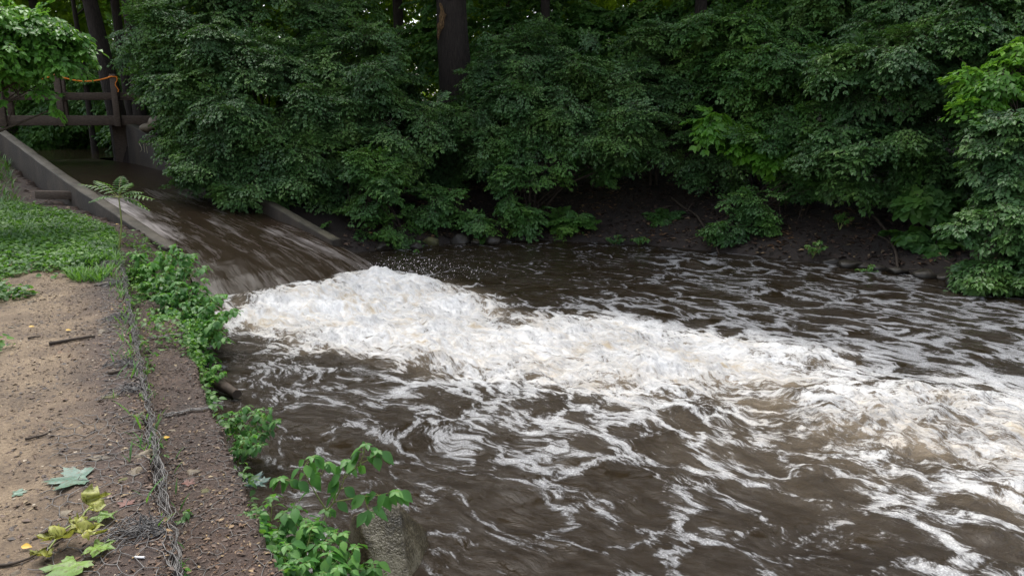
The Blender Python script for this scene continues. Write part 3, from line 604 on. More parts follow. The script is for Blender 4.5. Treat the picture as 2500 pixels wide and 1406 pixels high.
shrub('sapling', 'sapling with pale yellow tinted leaves low in front of the dark shrub', 'sapling', gb(2240, 12.8), [(2255, 370, 12.3, .25, .25, .32)], 'fresh', dens=30, ln=.35, leafL=.10, lib=SPRL, gap=-1, stems=3)
shrub('vine', 'round leaved vine trailing down the shaded bank by the right hand shrub', 'vine', gb(2280, 12.3), [(2230, 565, 11.9, .30, .2, .12), (2310, 600, 11.7, .34, .2, .28), (2260, 490, 12.0, .5, .3, .18)], 'mid', dens=24, ln=.35, leafL=.13, lib=SPRL, tpl=ROUND, gap=-1, stems=3)
back = 'shrubs in the back row beneath the trees'
for (a, Yd, h, mk, lb) in ((1190, 21, 70, 'mid', 'hazy green shrub at the foot of the thin trunk left of the thick trunk'), (1430, 21, 70, 'mid', 'soft green shrub far back between the two thin trunks in the middle'), (1800, 20, 50, 'mid', 'lighter green shrub far back behind the spreading green shrub'), (2010, 20, 20, 'mid', 'dim green shrub far back in the upper right woods'),
                          (350, 24, 150, 'mid', 'yellowish shrub behind the footbridge near the leaning trunk'), (60, 26, 190, 'fresh', 'pale green shrub seen through the bridge railing at the far left'), (200, 28, 230, 'mid', 'low dark shrub seen through the middle of the bridge railing')):
    shrub('shrub', lb, 'shrub', gb(a, Yd), [(a - 60, h + 20, Yd, 1.6, 1.0, 1.2), (a + 90, h + 50, Yd - .5, 1.5, 1, 1.1), (a, h + 130, Yd - .8, 1.4, 1, 1.0)], mk, group=back, dens=13, ln=.8, leafL=.12)

# ------------------------------------------------------------------ trees
def tree(label, base, r, height, lean=(0, 0), crown=True, mk='mid', limbs=6, crz=None, cr=2.6, scar=False, group='trees in the wood'):
    base = np.asarray(base, float) - [0, 0, .15]; t = thing('tree', base, label, 'tree', group); tr = Bag(); fol = Bag()
    k = 22; hs = np.linspace(0, 1, k); Pp = np.stack([base[0] + lean[0] * hs * height + .10 * noise2(hs * 3, hs * 0 + base[0], 3), base[1] + lean[1] * hs * height + .08 * noise2(hs * 3, hs * 0 + base[1], 4), base[2] + hs * height], 1)
    rad = r * (1 - .65 * hs) * (1 + .6 * np.exp(-hs * height / .35)); tube(tr, Pp, rad, 14, rough=.12, seed=int(base[0] * 7) % 50)
    tops = [Pp[-1]]
    for j in range(limbs):
        h = .45 + .5 * (j + rng.random()) / limbs; o = Pp[int(h * (k - 1))]; az = rng.random() * 2 * pi; ln = cr * (.5 + .6 * rng.random())
        q = o + np.array([cos(az) * ln, sin(az) * ln, ln * .55]); L_ = spline([o, (o + q) / 2 + [0, 0, .25], q], 8); tube(tr, L_, np.linspace(r * .32, .015, 8), 6, rough=.15); tops += [q, L_[4]]
    tr.build('trunk', BARK, t, origin=base)
    if crown:
        for q in tops:
            if q[2] < 3.2: continue
            n = int(26 * (cr / 2.6) ** 2); u = nz(rng.normal(size=(n, 3))); p = q + u * (rng.random(n) ** .4)[:, None] * [cr * .55, cr * .55, cr * .36]
            p = p[(p[:, 2] > 2.2) & ((p[:, 2] > CZ + .215 * p[:, 1] + .5 * noise3(p, 6)) | (p[:, 1] > 25))]
            if not len(p): continue
            x = u * [1, 1, .3] + .3 * rng.normal(size=u.shape); x = x[:len(p)]
            sprays(fol, None, p, x, np.array([0, 0, 1.]) + .25 * rng.normal(size=x.shape), .9 + .5 * rng.random(len(p)), .15, SPRL)
        if fol.n: fol.build('crown', LM[mk], t, False, origin=base)
    return t
def tb(px, Yd): return gb(px, Yd)
tk = tree('thick dark trunked tree in the middle with a pale orange strip of torn bark', tb(1112, 17.4), .42, 12, (0.0, 0), mk='mid', cr=3.4)
scar = Bag(); q = aty(1078, 50, 17.06); V = []; k = 12
for i_ in range(k + 1):
    f_ = i_ / k; zc = q[2] + .35 - .75 * f_; wd = (.02 + .05 * sin(pi * min(1, f_ * 1.1))) * (1 + .3 * sin(f_ * 23)) ; cx = q[0] - .03 + .05 * sin(f_ * 5)
    for j, a in enumerate((-1, -.35, .35, 1)): V.append((cx + a * wd, q[1] + .10 * abs(a) - .06 + .02 * sin(i_ * 2.1 + j), zc + .02 * sin(j * 3 + i_)))
Fq = [(i_ * 4 + j, i_ * 4 + j + 1, i_ * 4 + j + 5, i_ * 4 + j + 4) for i_ in range(k) for j in range(3)]
mesh_obj('torn_bark', np.array(V) - np.array(tk.location), Fq, simple('torn_bark', [(.35, (.03, .018, .01)), (.55, (.16, .09, .035)), (.75, (.32, .2, .09))], 14, 6, .8, .02, (3, 3, 1)), tk)
tree('slim dark trunked tree just left of the thick trunk', tb(978, 24), .18, 11, (0, .0), mk='far', cr=2.6)
tree('thin trunked tree in the middle background', tb(1545, 22), .09, 10, (0, 0), mk='far', cr=2.2)
tree('straight trunked tree right of the middle, bare low down', tb(1692, 19), .17, 11, (.0, 0), mk='mid')
tree('thin tree with a bare trunk beside the straight trunked tree', tb(1757, 25), .09, 10, (.01, 0), mk='far', cr=2.2)
tree('tree with a dim trunk in the upper right woods', tb(2395, 15), .16, 10, (.01, 0), mk='dark')
tree('leaning dark trunked tree behind the right end of the footbridge', tb(312, 20), .24, 11, (-.12, .02), mk='mid')
tree('slender upright tree beside the leaning tree near the bridge', tb(330, 21.5), .15, 11, (-.02, 0), mk='mid')
tree('tree with a forked trunk above the chute shrub', tb(358, 19), .16, 11, (-.03, .03), mk='mid')
tree('thin curved tree left of the leaning tree', tb(240, 23), .09, 9, (-.05, .02), mk='mid', cr=2)
tree('tree with a grey trunk standing far back on the left', tb(130, 31), .22, 13, (0, 0), mk='far', cr=3.4)
tree('tree with a dark trunk far back above the middle of the bridge', tb(20, 29), .2, 13, (0, 0), mk='far', cr=3.4)
for k_, (a, Yd, lb) in enumerate(((820, 29, 'sunlit yellow green tree far back left of the thick trunk'), (1240, 30, 'sunlit tree far back right of the thick trunk'), (1420, 27, 'sunlit tree far back in the middle'), (1640, 30, 'sunlit tree far back beside the straight bare trunk'), (1900, 31, 'sunlit tree far back toward the upper right'), (2150, 27, 'dim tree far back at the upper right'))):
    tree(lb, tb(a, Yd), .13, 11, (rng.normal() * .02, 0), mk='far', cr=3.6, limbs=8)
for a, Yd, lb in ((760, 18.5, 'added shade tree behind the dark shrub left of the thick trunk, crown above the picture'), (1330, 18.5, 'added shade tree behind the broad mid green shrub, its crown above the picture'), (1800, 17.5, 'added shade tree behind the spreading green shrub, its crown above the picture'), (2230, 16, 'added shade tree behind the shrub with arching sprays, its crown above the picture')):
    tree(lb, tb(a, Yd + 1.5), .14, 11, (0, 0), mk='dark', cr=3.2, limbs=8)  # canopy trees added to keep sky light off the far bank
# tree at the left whose branches hang into the picture
shrub('tree', 'bright green tree reaching in from the left, its drooping sprays hanging before the bridge', 'tree', (-9.2, 10.6, -.1),
      [(40, 55, 10.8, .9, .6, .16), (120, 75, 10.6, .50, .5, .10), (180, 110, 10.7, .30, .3, .06), (30, 115, 10.4, .7, .5, .10), (140, 148, 10.5, .28, .3, .05), (30, 165, 10.3, .35, .3, .05), (105, 215, 10.4, .07, .1, .05), (140, 262, 10.4, .05, .1, .05), (5, 250, 10.2, .06, .1, .08), (-150, 60, 10.4, 1.2, 1, .8)],
      leaf_mat('leaf_maple', [(0, (.07, .19, .03)), (.6, (.11, .27, .04)), (1, (.17, .36, .06))], .35, .42, (.2, .42, .04)), dens=34, ln=.36, leafL=.085, lib=SPRL, tpl=LEAF3, gap=-1, stems=9, stem_r=.05, inner=.2, part=('trunk', 'crown'))
# far wood behind everything
fol = Bag(); n = 8500; p = np.stack([rng.uniform(-46, 44, n), rng.uniform(33, 52, n), rng.random(n) ** .9 * 15 + .6], 1)
p = p[noise3(p * .22, 12) > -.6]
x = nz(rng.normal(size=p.shape) * [1, 1, .3]); sprays(fol, None, p, x, np.array([0, 0, 1.]) + .4 * rng.normal(size=p.shape), 1.5 + rng.random(len(p)), .42, SPRL)
o = fol.build('far_wood', LM['far'], None, False); tag(o, 'sunlit yellow green wood far behind the bushes', 'wood', kind='stuff')

# ------------------------------------------------------------------ plants of the near bank
def weed(bags, base, tip, nb, leafL, seed, tpl=LEAF3, fine=1.0, spread=.45):
    """one stem from base to tip with side branches, opposite leaves drooping from the ends"""
    r = np.random.default_rng(seed); st, lf = bags; base = np.asarray(base, float); tip = np.asarray(tip, float); H = np.linalg.norm(tip - base)
    def leaves(P, frac, size):
        m = len(P)
        for i_ in range(max(1, int(m * frac)), m):
            for sg in (-1, 1):
                if r.random() < .12: continue
                d = P[i_] - P[i_ - 1]; az = math.atan2(d[1], d[0]) + sg * R(70 + 30 * r.normal() * .5) + r.normal() * .3
                pe = .35 * size; q = P[i_] + np.array([cos(az), sin(az), .25]) * pe
                segs(st, P[i_], q, .0011 * fine, .0009 * fine, 3, .6)
                el = -.25 - .6 * r.random()
                L = size * (.55 + .65 * r.random())
                add_leaves(lf, q[None], np.array([[cos(az), sin(az), el]]), np.array([[.35 * cos(az) + .2 * r.normal(), .35 * sin(az) + .2 * r.normal() - .15, 1.]]), L, tpl, 1.05, np.array([r.random()]))
        az = r.random() * 2 * pi
        for k in range(4):
            a = az + k * pi / 2 + .3 * r.normal(); add_leaves(lf, P[-1][None], np.array([[cos(a), sin(a), .1 * r.normal() - .1]]), np.array([[.2 * r.normal(), .2 * r.normal(), 1.]]), size * (.35 + .4 * r.random()), tpl, 1.0, np.array([r.random() * .4 + .6]))
    mid = base + (tip - base) * [.35, .35, .6] + r.normal(size=3) * H * .05; P = spline([base, mid, tip], 12); P += r.normal(size=P.shape) * H * .006
    tube(st, P, np.linspace(.0045, .0016, 12) * fine * (H / .5) ** .5, 5, cap=False); leaves(P, .45, leafL)
    for b_ in range(nb):
        i0 = r.integers(3, 10); o = P[i0]; az = r.random() * 2 * pi; ln = H * spread * (.5 + .6 * r.random()) * (1.15 - i0 / 14)
        q = o + np.array([cos(az) * .85, sin(az) * .85, .55 + .25 * r.random()]) * ln; B_ = spline([o, (o + q) / 2 + [0, 0, -.03 * ln], q], 6)
        tube(st, B_, np.linspace(.0026, .0012, 6) * fine * (H / .5) ** .5, 4, cap=False); leaves(B_, .4, leafL * .85)
def plant(label, base, tips, nb, leafL, seed, mk='weed', name='jewelweed', cat='plant', group=None, **kw):
    base = np.asarray(base, float); t = thing(name, base, label, cat, group); st, lf = Bag(), Bag()
    for j, tp in enumerate(tips): weed((st, lf), base + rng.normal(size=3) * [.006, .006, 0], tp, nb, leafL, seed * 31 + j, **kw)
    st.build('stem', STEM, t, origin=base); lf.build('foliage', LM[mk], t, True, origin=base); return t
ed = 'leafy plants along the edge of the near bank'
# hero plant in the foreground, stems follow the photograph
base = atz(762, 1440, -.62); t = thing('jewelweed', base, 'tall foreground plant with forked pale stems reaching over the water beside the boulder', 'plant', ed); st, lf = Bag(), Bag()
def pxs(L): return np.array([aty(a, b_, Yd) for a, b_, Yd in L])
def hero(L, size, r0, frac=.3, seed=0):
    r = np.random.default_rng(seed); P = spline(pxs(L), 10); tube(st, P, np.linspace(r0, .0016, 10), 6, cap=False)
    for i_ in range(int(10 * frac), 10, 1 if frac < .5 else 2):
        for sg in (-1, 1):
            if r.random() < .15: continue
            az = r.choice([0, pi]) + r.normal() * .6 + (0 if sg > 0 else pi); q = P[i_] + np.array([cos(az) * .02, sin(az) * .015, .004]); segs(st, P[i_], q, .0012, .001, 3)
            add_leaves(lf, q[None], np.array([[cos(az), sin(az) * .6 - .2, -.5 - .9 * r.random()]]), np.array([[.5 * cos(az), -.5 + .3 * r.normal(), .8]]), size * (.7 + .6 * r.random()), LEAF3, 1.15, np.array([r.random()]))
    az = r.random() * 6
    for k in range(4):
        a = az + k * pi / 2; add_leaves(lf, P[-1][None], np.array([[cos(a), sin(a), -.15]]), np.array([[.2 * r.normal(), -.2, 1.]]), size * (.4 + .4 * r.random()), LEAF3, 1.0, np.array([.7 + .3 * r.random()]))
YH = 3.55
hero([(762, 1440, 3.3), (775, 1340, 3.4), (797, 1245, YH)], .07, .006, .5, 1)
hero([(797, 1245, YH), (768, 1199, YH), (742, 1144, YH), (760, 1115, YH)], .075, .0038, .35, 2)
hero([(797, 1245, YH), (815, 1225, YH), (838, 1176, YH), (846, 1125, YH)], .08, .0042, .35, 3)
hero([(838, 1170, YH), (878, 1130, 3.5), (895, 1084, 3.5)], .075, .003, .3, 4)
hero([(878, 1132, 3.5), (905, 1118, 3.5), (922, 1100, 3.5)], .075, .002, .6, 14)
hero([(815, 1225, YH), (887, 1212, 3.5), (925, 1208, 3.45), (965, 1200, 3.4)], .08, .0032, .35, 5)
hero([(890, 1212, 3.5), (896, 1235, 3.47), (906, 1252, 3.45)], .075, .002, .6, 6)
hero([(745, 1176, YH), (715, 1176, 3.5), (685, 1167, 3.5)], .065, .002, .4, 7)
hero([(772, 1200, YH), (785, 1160, 3.6), (795, 1130, 3.6)], .065, .002, .5, 8)
st.build('stem', STEM, t, origin=base); lf.build('foliage', LM['weed'], t, True, origin=base)
near = [(600, 1250, 3.35, 640, 1450), (665, 1215, 3.5, 680, 1420), (720, 1235, 3.45, 720, 1440), (640, 1310, 3.2, 660, 1460), (760, 1290, 3.3, 760, 1470), (840, 1300, 3.35, 810, 1470), (700, 1330, 3.15, 700, 1500), (850, 1390, 3.2, 840, 1500), (910, 1375, 3.35, 890, 1470), (560, 1370, 3.0, 590, 1470), (800, 1350, 3.2, 790, 1500), (620, 1280, 3.4, 610, 1430)]
lbs = ['leafy plant at the left of the foreground clump, above the dirt ledge', 'plant with toothed leaves in front of the fallen bluish leaf at the water edge', 'bushy plant in the middle of the foreground clump', 'low plant with large leaves at the foot of the foreground clump', 'plant with crowded leaves below the fork of the tall foreground plant', 'plant with small leaves just left of the boulder', 'plant at the bottom of the picture under the foreground clump', 'low sprig before the foot of the boulder', 'small sprig rising in front of the boulder at the bottom', 'single sprig with two broad leaves on the dirt ledge at the bottom', 'bottom sprig between the clump and the boulder', 'sprig with pale new leaves at the left rear of the foreground clump']
for j, (a, b_, Yd, a2, b2) in enumerate(near):
    bs = aty(a2, b2, Yd - .02); bs[2] = min(bs[2], -.35)
    plant(lbs[j], bs, [aty(a, b_, Yd), aty(a + 25, b_ + 35, Yd - .05)], 3, .074, 300 + j, group=ed)
# plants farther along the edge
mid = [((600, 990, 4.9), (575, 1120), 'plant leaning over the water halfway along the near edge', .06, 5), ((660, 1000, 4.8), (600, 1120), 'sprig with oval leaves stretching farthest over the brown water', .055, 4), ((620, 1060, 4.6), (580, 1140), 'low leafy plant below the sprig stretching over the water', .055, 4), ((490, 950, 5.7), (500, 1010), 'small leafy plant by the end of the second wire seam', .05, 4), ((530, 890, 6.2), (510, 960), 'plant with drooping leaves next to the dark log at the water edge', .05, 4), ((480, 860, 6.6), (485, 930), 'small plant between the big leafy clump and the log', .05, 4),
       ((540, 1120, 4.4), (550, 1180), 'tiny ferny plant on the lip of the dirt ledge', .03, 5), ((450, 1250, 3.3), (440, 1300), 'dark broad leaved seedling beside the wire edge', .045, 3), ((395, 1320, 2.9), (395, 1370), 'small seedling with round leaves at the foot of the wire edge', .035, 3), ((430, 1380, 2.75), (430, 1400), 'seedling with bright leaves at the bottom by the wire edge', .04, 3), ((385, 1085, 4.0), (388, 1130), 'tiny seedling growing out of the wire edge', .03, 2), ((240, 1000, 4.3), (245, 1010), 'tiny sprout on the sandy path', .02, 2)]
for j, (tp, bs, lb, L_, nb) in enumerate(mid):
    zb = -.32 if bs[0] > 420 else -.05; b0 = aty(bs[0], bs[1], tp[2]); tpp = aty(*tp); b0[2] = min(b0[2], gz(b0[0], b0[1])) if gz(b0[0], b0[1]) > -.6 else b0[2]
    plant(lb, b0, [tpp, tpp + [.06, -.05, -.05], tpp + [-.08, .03, -.07]], nb, L_, 500 + j, mk='weed' if j != 7 else 'mid', group=ed, fine=.8)
j = 0
for (a, b_, Yd, bx, lb) in ((370, 640, 8.2, 380, 'upright plant at the back left of the big leafy clump'), (420, 600, 8.4, 430, 'tallest plant of the clump, before the end of the left chute wall'), (470, 620, 8.0, 460, 'plant with thin upper sprigs before the chute water'), (500, 680, 7.6, 480, 'plant at the right shoulder of the big leafy clump'), (545, 720, 7.4, 490, 'plant whose sprays reach the white foam'), (440, 690, 7.4, 440, 'densest plant in the middle of the big leafy clump'), (390, 720, 7.2, 410, 'plant on the left flank of the big leafy clump'), (470, 780, 6.9, 460, 'low front plant of the big leafy clump'), (520, 790, 6.9, 480, 'front plant of the clump leaning over the edge of the foam'), (355, 690, 7.8, 370, 'small plant between the wire edge and the big clump'), (425, 830, 6.6, 430, 'lowest plant of the clump on the dirt ledge'), (410, 650, 7.9, 415, 'plant in the upper middle of the clump behind the densest plant'), (515, 740, 7.2, 470, 'plant of the clump just below its right shoulder'), (380, 770, 6.9, 400, 'plant at the lower left of the big leafy clump'), (445, 740, 7.1, 445, 'plant in the heart of the clump with crossing stems'), (340, 620, 8.3, 350, 'thin plant by the head of the wire edge')):
    tpp = aty(a, b_, Yd); x0 = aty(bx, 800, Yd)[0]; b0 = np.array([x0, Yd, max(gz(x0, Yd), -.6)])
    plant(lb, b0, [tpp, tpp + [.16, -.1, -.15], tpp + [-.16, .05, -.18], tpp + [.05, -.15, -.32]], 6, .08, 700 + j, group='plants of the big leafy clump', fine=1.2); j += 1
for j, (a, b_, zz_, h_, lb) in enumerate(((1010, 596, 0, .30, 'small leafy weed at the far waterline right of the feathery shrub base'), (1235, 586, 0, .28, 'small weed with round leaves at the far waterline below the broad shrub'), (1500, 580, 0, .22, 'weed beside the pale stones right of the round bush'), (1560, 582, 0, .18, 'low weed near the yellow fallen leaves on the far bank'), (1720, 590, 0, .25, 'weed hanging over the waterline left of the arching shrub'), (1985, 620, 0, .3, 'shaded weed at the waterline right of the arching shrub'), (2110, 640, 0, .25, 'grey green weed on the shaded right bank'), (2180, 655, 0, .22, 'small ferny weed at the right far waterline'), (2050, 560, .3, .3, 'dim weed halfway up the shaded right bank'), (1690, 470, .6, .35, 'single upright weed standing in the dark litter'), (2330, 660, 0, .35, 'weed under the near right shrub at the waterline'))):
    p0 = atz(a, b_, WZ + .12 + zz_); p0[2] = gz(p0[0], p0[1]); plant(lb, p0, [p0 + [.05, -.08, h_], p0 + [-.14, -.12, h_ * .8], p0 + [.16, -.1, h_ * .7]], 5, .06, 900 + j, mk='mid', name='weed', group='weeds along the far bank', fine=1.5)
# low greenery filling the strip between the wire edge and the big clump
SG = [tuple(atz(a_, b_, -.1)[:2]) for a_, b_ in ((300, 600), (420, 600), (480, 690), (500, 800), (470, 850), (420, 850), (340, 850), (310, 740))]
for (npt, poly, lb, hh) in ((1700, SG, 'tangle of low green leaves around the feet of the big leafy clump', .22), (2200, [tuple(ua_) for ua_ in [(U0 + UD * 0.2 + UN * .40), (U0 + UD * 5.2 + UN * .40), (U0 + UD * 5.2 + UN * .50), (U0 + UD * .2 + UN * .50)]], 'tiny green leaves fringing the lip of the dirt ledge', .06)):
    P_ = np.array(poly); lo = P_.min(0); hi = P_.max(0); q = rng.uniform(lo, hi, (npt * 4, 2)); q = q[interp_poly_sd(poly, q[:, 0], q[:, 1]) < 0][:npt]
    q = q[fbm2(q[:, 0] * 2.2, q[:, 1] * 2.2, 2, 77) > -.12]; n = len(q); z = np.maximum(ground(q[:, 0], q[:, 1]), -.42); lf = Bag(); az = rng.random(n) * 2 * pi
    add_leaves(lf, np.column_stack([q, z + hh * rng.random(n) ** 1.3]), np.column_stack([np.cos(az), np.sin(az), -.2 + .3 * rng.normal(size=n)]), np.column_stack([.35 * rng.normal(size=(n, 2)), np.ones(n)]), .03 + .03 * rng.random(n), LEAF3, 1.1)
    o = lf.build('ground_cover', LM['fresh'], None, True); tag(o, lb, 'ground cover', kind='stuff')
# seedling with feather leaves by the chute wall
base = aty(290, 610, 9.0); base[2] = gz(base[0], base[1]); t = thing('sumac', base, 'seedling with long feather shaped leaves standing before the left chute wall', 'seedling'); st, lf = Bag(), Bag()
top = aty(290, 482, 9.0); tube(st, spline([base, (base + top) / 2 + [.03, 0, 0], top], 10), np.linspace(.012, .006, 10), 6)
for (a, b_) in ((198, 450), (235, 442), (318, 448), (372, 486), (362, 512), (222, 492), (296, 432), (345, 470)):
    e_ = aty(a, b_, 9.0 + .2 * rng.normal()); Pm = spline([top, (top + e_) / 2 + [0, 0, .035], e_], 10); tube(st, Pm, np.linspace(.004, .0015, 10), 4)
    d = nz(np.gradient(Pm, axis=0)); sd = nz(np.cross(d, [0, 0, 1.]))
    for sg in (-1, 1): add_leaves(lf, Pm[2:], sd[2:] * sg + d[2:] * .4 + [0, 0, -.12], np.tile([0, -.45, 1.], (8, 1)), .085 * np.sin(np.linspace(.9, 2.8, 8)) + .015, LEAF3, .6)
st.build('stem', STEM, t, origin=base); lf.build('foliage', LM['fresh'], t, True, origin=base)

# ground cover and grass on the left bank
def scatter(n, poly, dens_fn=None):
    P = np.array(poly); lo = P.min(0); hi = P.max(0); q = rng.uniform(lo, hi, (n, 2)); q = q[interp_poly_sd(poly, q[:, 0], q[:, 1]) < 0]
    return q
GC = [tuple(atz(a, b_, 0)[:2]) for a, b_ in ((-60, 900), (60, 830), (90, 750), (170, 690), (270, 635), (290, 600), (280, 560), (200, 530), (100, 510), (-60, 500), (-700, 500), (-700, 900))]
q = scatter(150000, GC); k = fbm2(q[:, 0] * 1.6, q[:, 1] * 1.6, 3, 301) + .62 * sstep(6.0, 9.3, q[:, 1]) - .25 * sstep(-1.3, -.4, (q[:, 0] - U0[0]) * UN[0] + (q[:, 1] - U0[1]) * UN[1]) * sstep(9, 7, q[:, 1]) > .10 + .15 * rng.random(len(q)); q = q[k]; z = ground(q[:, 0], q[:, 1])
lf = Bag(); n = len(q); pos = np.column_stack([q, z + .02 + .09 * rng.random(n) ** 1.5]); az = rng.random(n) * 2 * pi
add_leaves(lf, pos, np.column_stack([np.cos(az), np.sin(az), -.1 + .3 * rng.normal(size=n)]), np.column_stack([.35 * rng.normal(size=(n, 2)), np.ones(n)]), .035 + .03 * rng.random(n), ROUND, .8)
o = lf.build('ground_cover', LM['fresh'], None, True); tag(o, 'bright green leafy ground cover on the left bank beside the sandy path', 'ground cover', kind='stuff')
def grass(q, h, mk, label, lean=.5):
    n = len(q); z = ground(q[:, 0], q[:, 1]); az = rng.random(n) * 2 * pi; T = leaf_tpl(2, [.03, .022], .2, .35); lf = Bag()
    add_leaves(lf, np.column_stack([q, z - .005]), np.column_stack([np.cos(az) * lean, np.sin(az) * lean, np.ones(n)]), np.column_stack([-np.cos(az), -np.sin(az), np.full(n, .5)]), h * (.4 + .8 * rng.random(n)), T, 1.6)
    o = lf.build('grass', LM[mk], None, True); return tag(o, label, 'grass', kind='stuff')
G2 = [tuple(atz(a, b_, .1)[:2]) for a, b_ in ((-500, 430), (0, 430), (30, 450), (60, 500), (180, 560), (150, 580), (-100, 580), (-500, 520))]
q = scatter(26000, G2); grass(q, .20, 'mid', 'longer wispy grass on the slope at the left edge')
G3 = [tuple(atz(a, b_, 0)[:2]) for a, b_ in ((180, 690), (270, 690), (300, 640), (285, 590), (200, 610), (150, 660))]
q = scatter(9000, G3); q = q[fbm2(q[:, 0] * 2.5, q[:, 1] * 2.5, 2, 8) > .0]; grass(q, .14, 'fresh', 'short grass tufts at the head of the wire edge')
al_ = rng.random(700) ** .7 * 6.8; off = .0 + .06 * rng.normal(size=700); q = np.stack([U0[0] + UD[0] * al_ + UN[0] * off, U0[1] + UD[1] * al_ + UN[1] * off], 1); q = q[noise2(al_ * 3, al_ * 0, 5) > -.05]
grass(q, .11, 'fresh', 'thin grass blades growing through the wire edge of the path')
q = np.stack([rng.uniform(-24, -8, 16000), rng.uniform(33, 40, 16000)], 1); grass(q, .6, 'lime', 'bright green grass on the bank of the pond seen under the bridge')

# litter: flakes on the path, the ledge and the far bank
def flakes(q, size, label, up=.003):
    n = len(q); z = ground(q[:, 0], q[:, 1]); az = rng.random(n) * 2 * pi; lf = Bag()
    add_leaves(lf, np.column_stack([q, z + up + .004 * rng.random(n)]), np.column_stack([np.cos(az), np.sin(az), .12 * rng.normal(size=n)]), np.column_stack([.3 * rng.normal(size=(n, 2)), np.ones(n)]), size * (.35 + 1.0 * rng.random(n) ** 2.5), LEAF1, .5 + .7 * rng.random(n))
    o = lf.build('leaf_litter', LITTER, None, False); return tag(o, label, 'leaf litter', kind='stuff')
al_ = rng.random(9000) ** 1.2 * 7.5; off = rng.uniform(-.03, .42, 9000); q = np.stack([U0[0] + UD[0] * (al_ - .8) + UN[0] * off, U0[1] + UD[1] * (al_ - .8) + UN[1] * off], 1)
flakes(q, .028, 'brown wood chips and leaf litter on the lower dirt ledge')
al_ = rng.random(26000) ** 1.1 * 8; off = -rng.random(26000) ** 1.5 * 3.2; q = np.stack([U0[0] + UD[0] * (al_ - .8) + UN[0] * off, U0[1] + UD[1] * (al_ - .8) + UN[1] * off], 1)
q = q[(fbm2(q[:, 0] * 2, q[:, 1] * 2, 3, 44) + .35 * (off > -.7)) > -.02]; flakes(q, .030, 'dark bark chips and crumbs scattered on the sandy path', .001)
q = np.stack([rng.uniform(-3, 9, 42000), rng.uniform(10.5, 20, 42000)], 1); q = q[(interp_poly_sd(POOL, q[:, 0], q[:, 1]) > -.05)]; q = q[(chute_sw(q[:, 0], q[:, 1])[1] > .3)]
flakes(q, .11, 'dark wet leaf litter covering the far bank')
q = np.stack([rng.uniform(-10, -4.5, 5000), rng.uniform(9.5, 16, 5000)], 1); q = q[chute_sw(q[:, 0], q[:, 1])[1] < -CW - .3]; flakes(q, .08, 'dry brown leaves on the slope beside the left chute wall')

# ------------------------------------------------------------------ wire edge of the gabion
gab = thing('gabion_edge', (U0[0], U0[1], 0), 'crumpled galvanised wire mesh edge of the stone basket along the path', 'wire mesh')
def ua(a, o, z): return np.array([U0[0] + UD[0] * a + UN[0] * o, U0[1] + UD[1] * a + UN[1] * o, z])
w = Bag()
for k in range(22):                       # long wires twisting along the edge
    a = np.arange(-.9, 6.7, .045); o_ = .012 + .045 * noise2(a * 2.7, a * 0 + k * 3, 400) + .030 * noise2(a * 8, a * 0 + k, 410); zz_ = .012 - .13 * (k / 22.) * (.6 + .5 * noise2(a * 1.1, a * 0, 6)) + .03 * noise2(a * 2.3, a * 0 + k * 2, 420) + .012 * noise2(a * 12, a * 0 + k, 430)
    P = np.array([ua(x_, y_, z_) for x_, y_, z_ in zip(a, o_, zz_)]); gate = noise2(a * .9, a * 0 + k * 5, 440) > -.22; gate = gate[1:] & gate[:-1]
    segs(w, P[:-1][gate], P[1:][gate], .0021, .0021, 4)
for sa in (.30, .36, 2.05, 2.6, 3.9, 5.3, 6.4):      # tufts where cross seams meet the edge
    for k in range(20):
        c = ua(sa + rng.normal() * .035, -.01, .0); ang = rng.uniform(-.35, .35); ln = rng.uniform(.05, .24); t_ = np.linspace(0, 1, 8)
        P = np.array([c + np.array([-UN[0] * f_ * ln + UD[0] * sin(ang) * f_ * ln, -UN[1] * f_ * ln + UD[1] * sin(ang) * f_ * ln, .03 * sin(pi * f_) * rng.uniform(.2, 1.6) + .01]) for f_ in t_]) + rng.normal(size=(8, 3)) * .008
        P[:, 2] = np.maximum(P[:, 2], ground(P[:, 0], P[:, 1]) * (P[:, 2] > -.2) + .002); segs(w, P[:-1], P[1:], .0021, .0021, 4)
w.build('edge_wire', WIRE, gab, origin=gab.location)
def hexnet(a0, a1, o0, o1, cell, zoff, seed, gate):
    w = Bag(); A = []; B = []; dx = cell * 1.5; dy = cell * math.sqrt(3) * .8
    na = int((a1 - a0) / dx) + 1; no = int((o1 - o0) / dy) + 1
    def pt(a, o):
        a2 = a + .05 * noise2(np.array([a * 5.]), np.array([o * 5.]), seed)[0] + .01 * noise2(np.array([a * 17.]), np.array([o * 17.]), seed + 1)[0]; o2 = o + .05 * noise2(np.array([a * 5.]), np.array([o * 5.]), seed + 2)[0]
        p = ua(a2, o2, 0); p[2] = gz(p[0], p[1]) + zoff + .008 + .010 * noise2(np.array([a * 6.]), np.array([o * 6.]), seed + 3)[0]; return p
    for i_ in range(na):
        for j_ in range(no):
            ca = a0 + i_ * dx; co = o0 + j_ * dy + (dy / 2 if i_ % 2 else 0); v = [(ca + cell * cos(k * pi / 3), co + cell * .8 * sin(k * pi / 3)) for k in range(4)]
            if noise2(np.array([ca * 2.2]), np.array([co * 2.2]), seed + 9)[0] < gate: continue
            for k in range(3): A.append(pt(*v[k])); B.append(pt(*v[k + 1]))
    Mid = (np.array(A) + np.array(B)) / 2 + rng.normal(size=(len(A), 3)) * .003
    segs(w, np.array(A), Mid, .0018, .0018, 4); segs(w, Mid, np.array(B), .0018, .0018, 4); return w
hexnet(-.35, 1.75, -.44, -.01, .062, 0, 460, -.45).build('wire_netting', WIRE, gab, origin=gab.location)
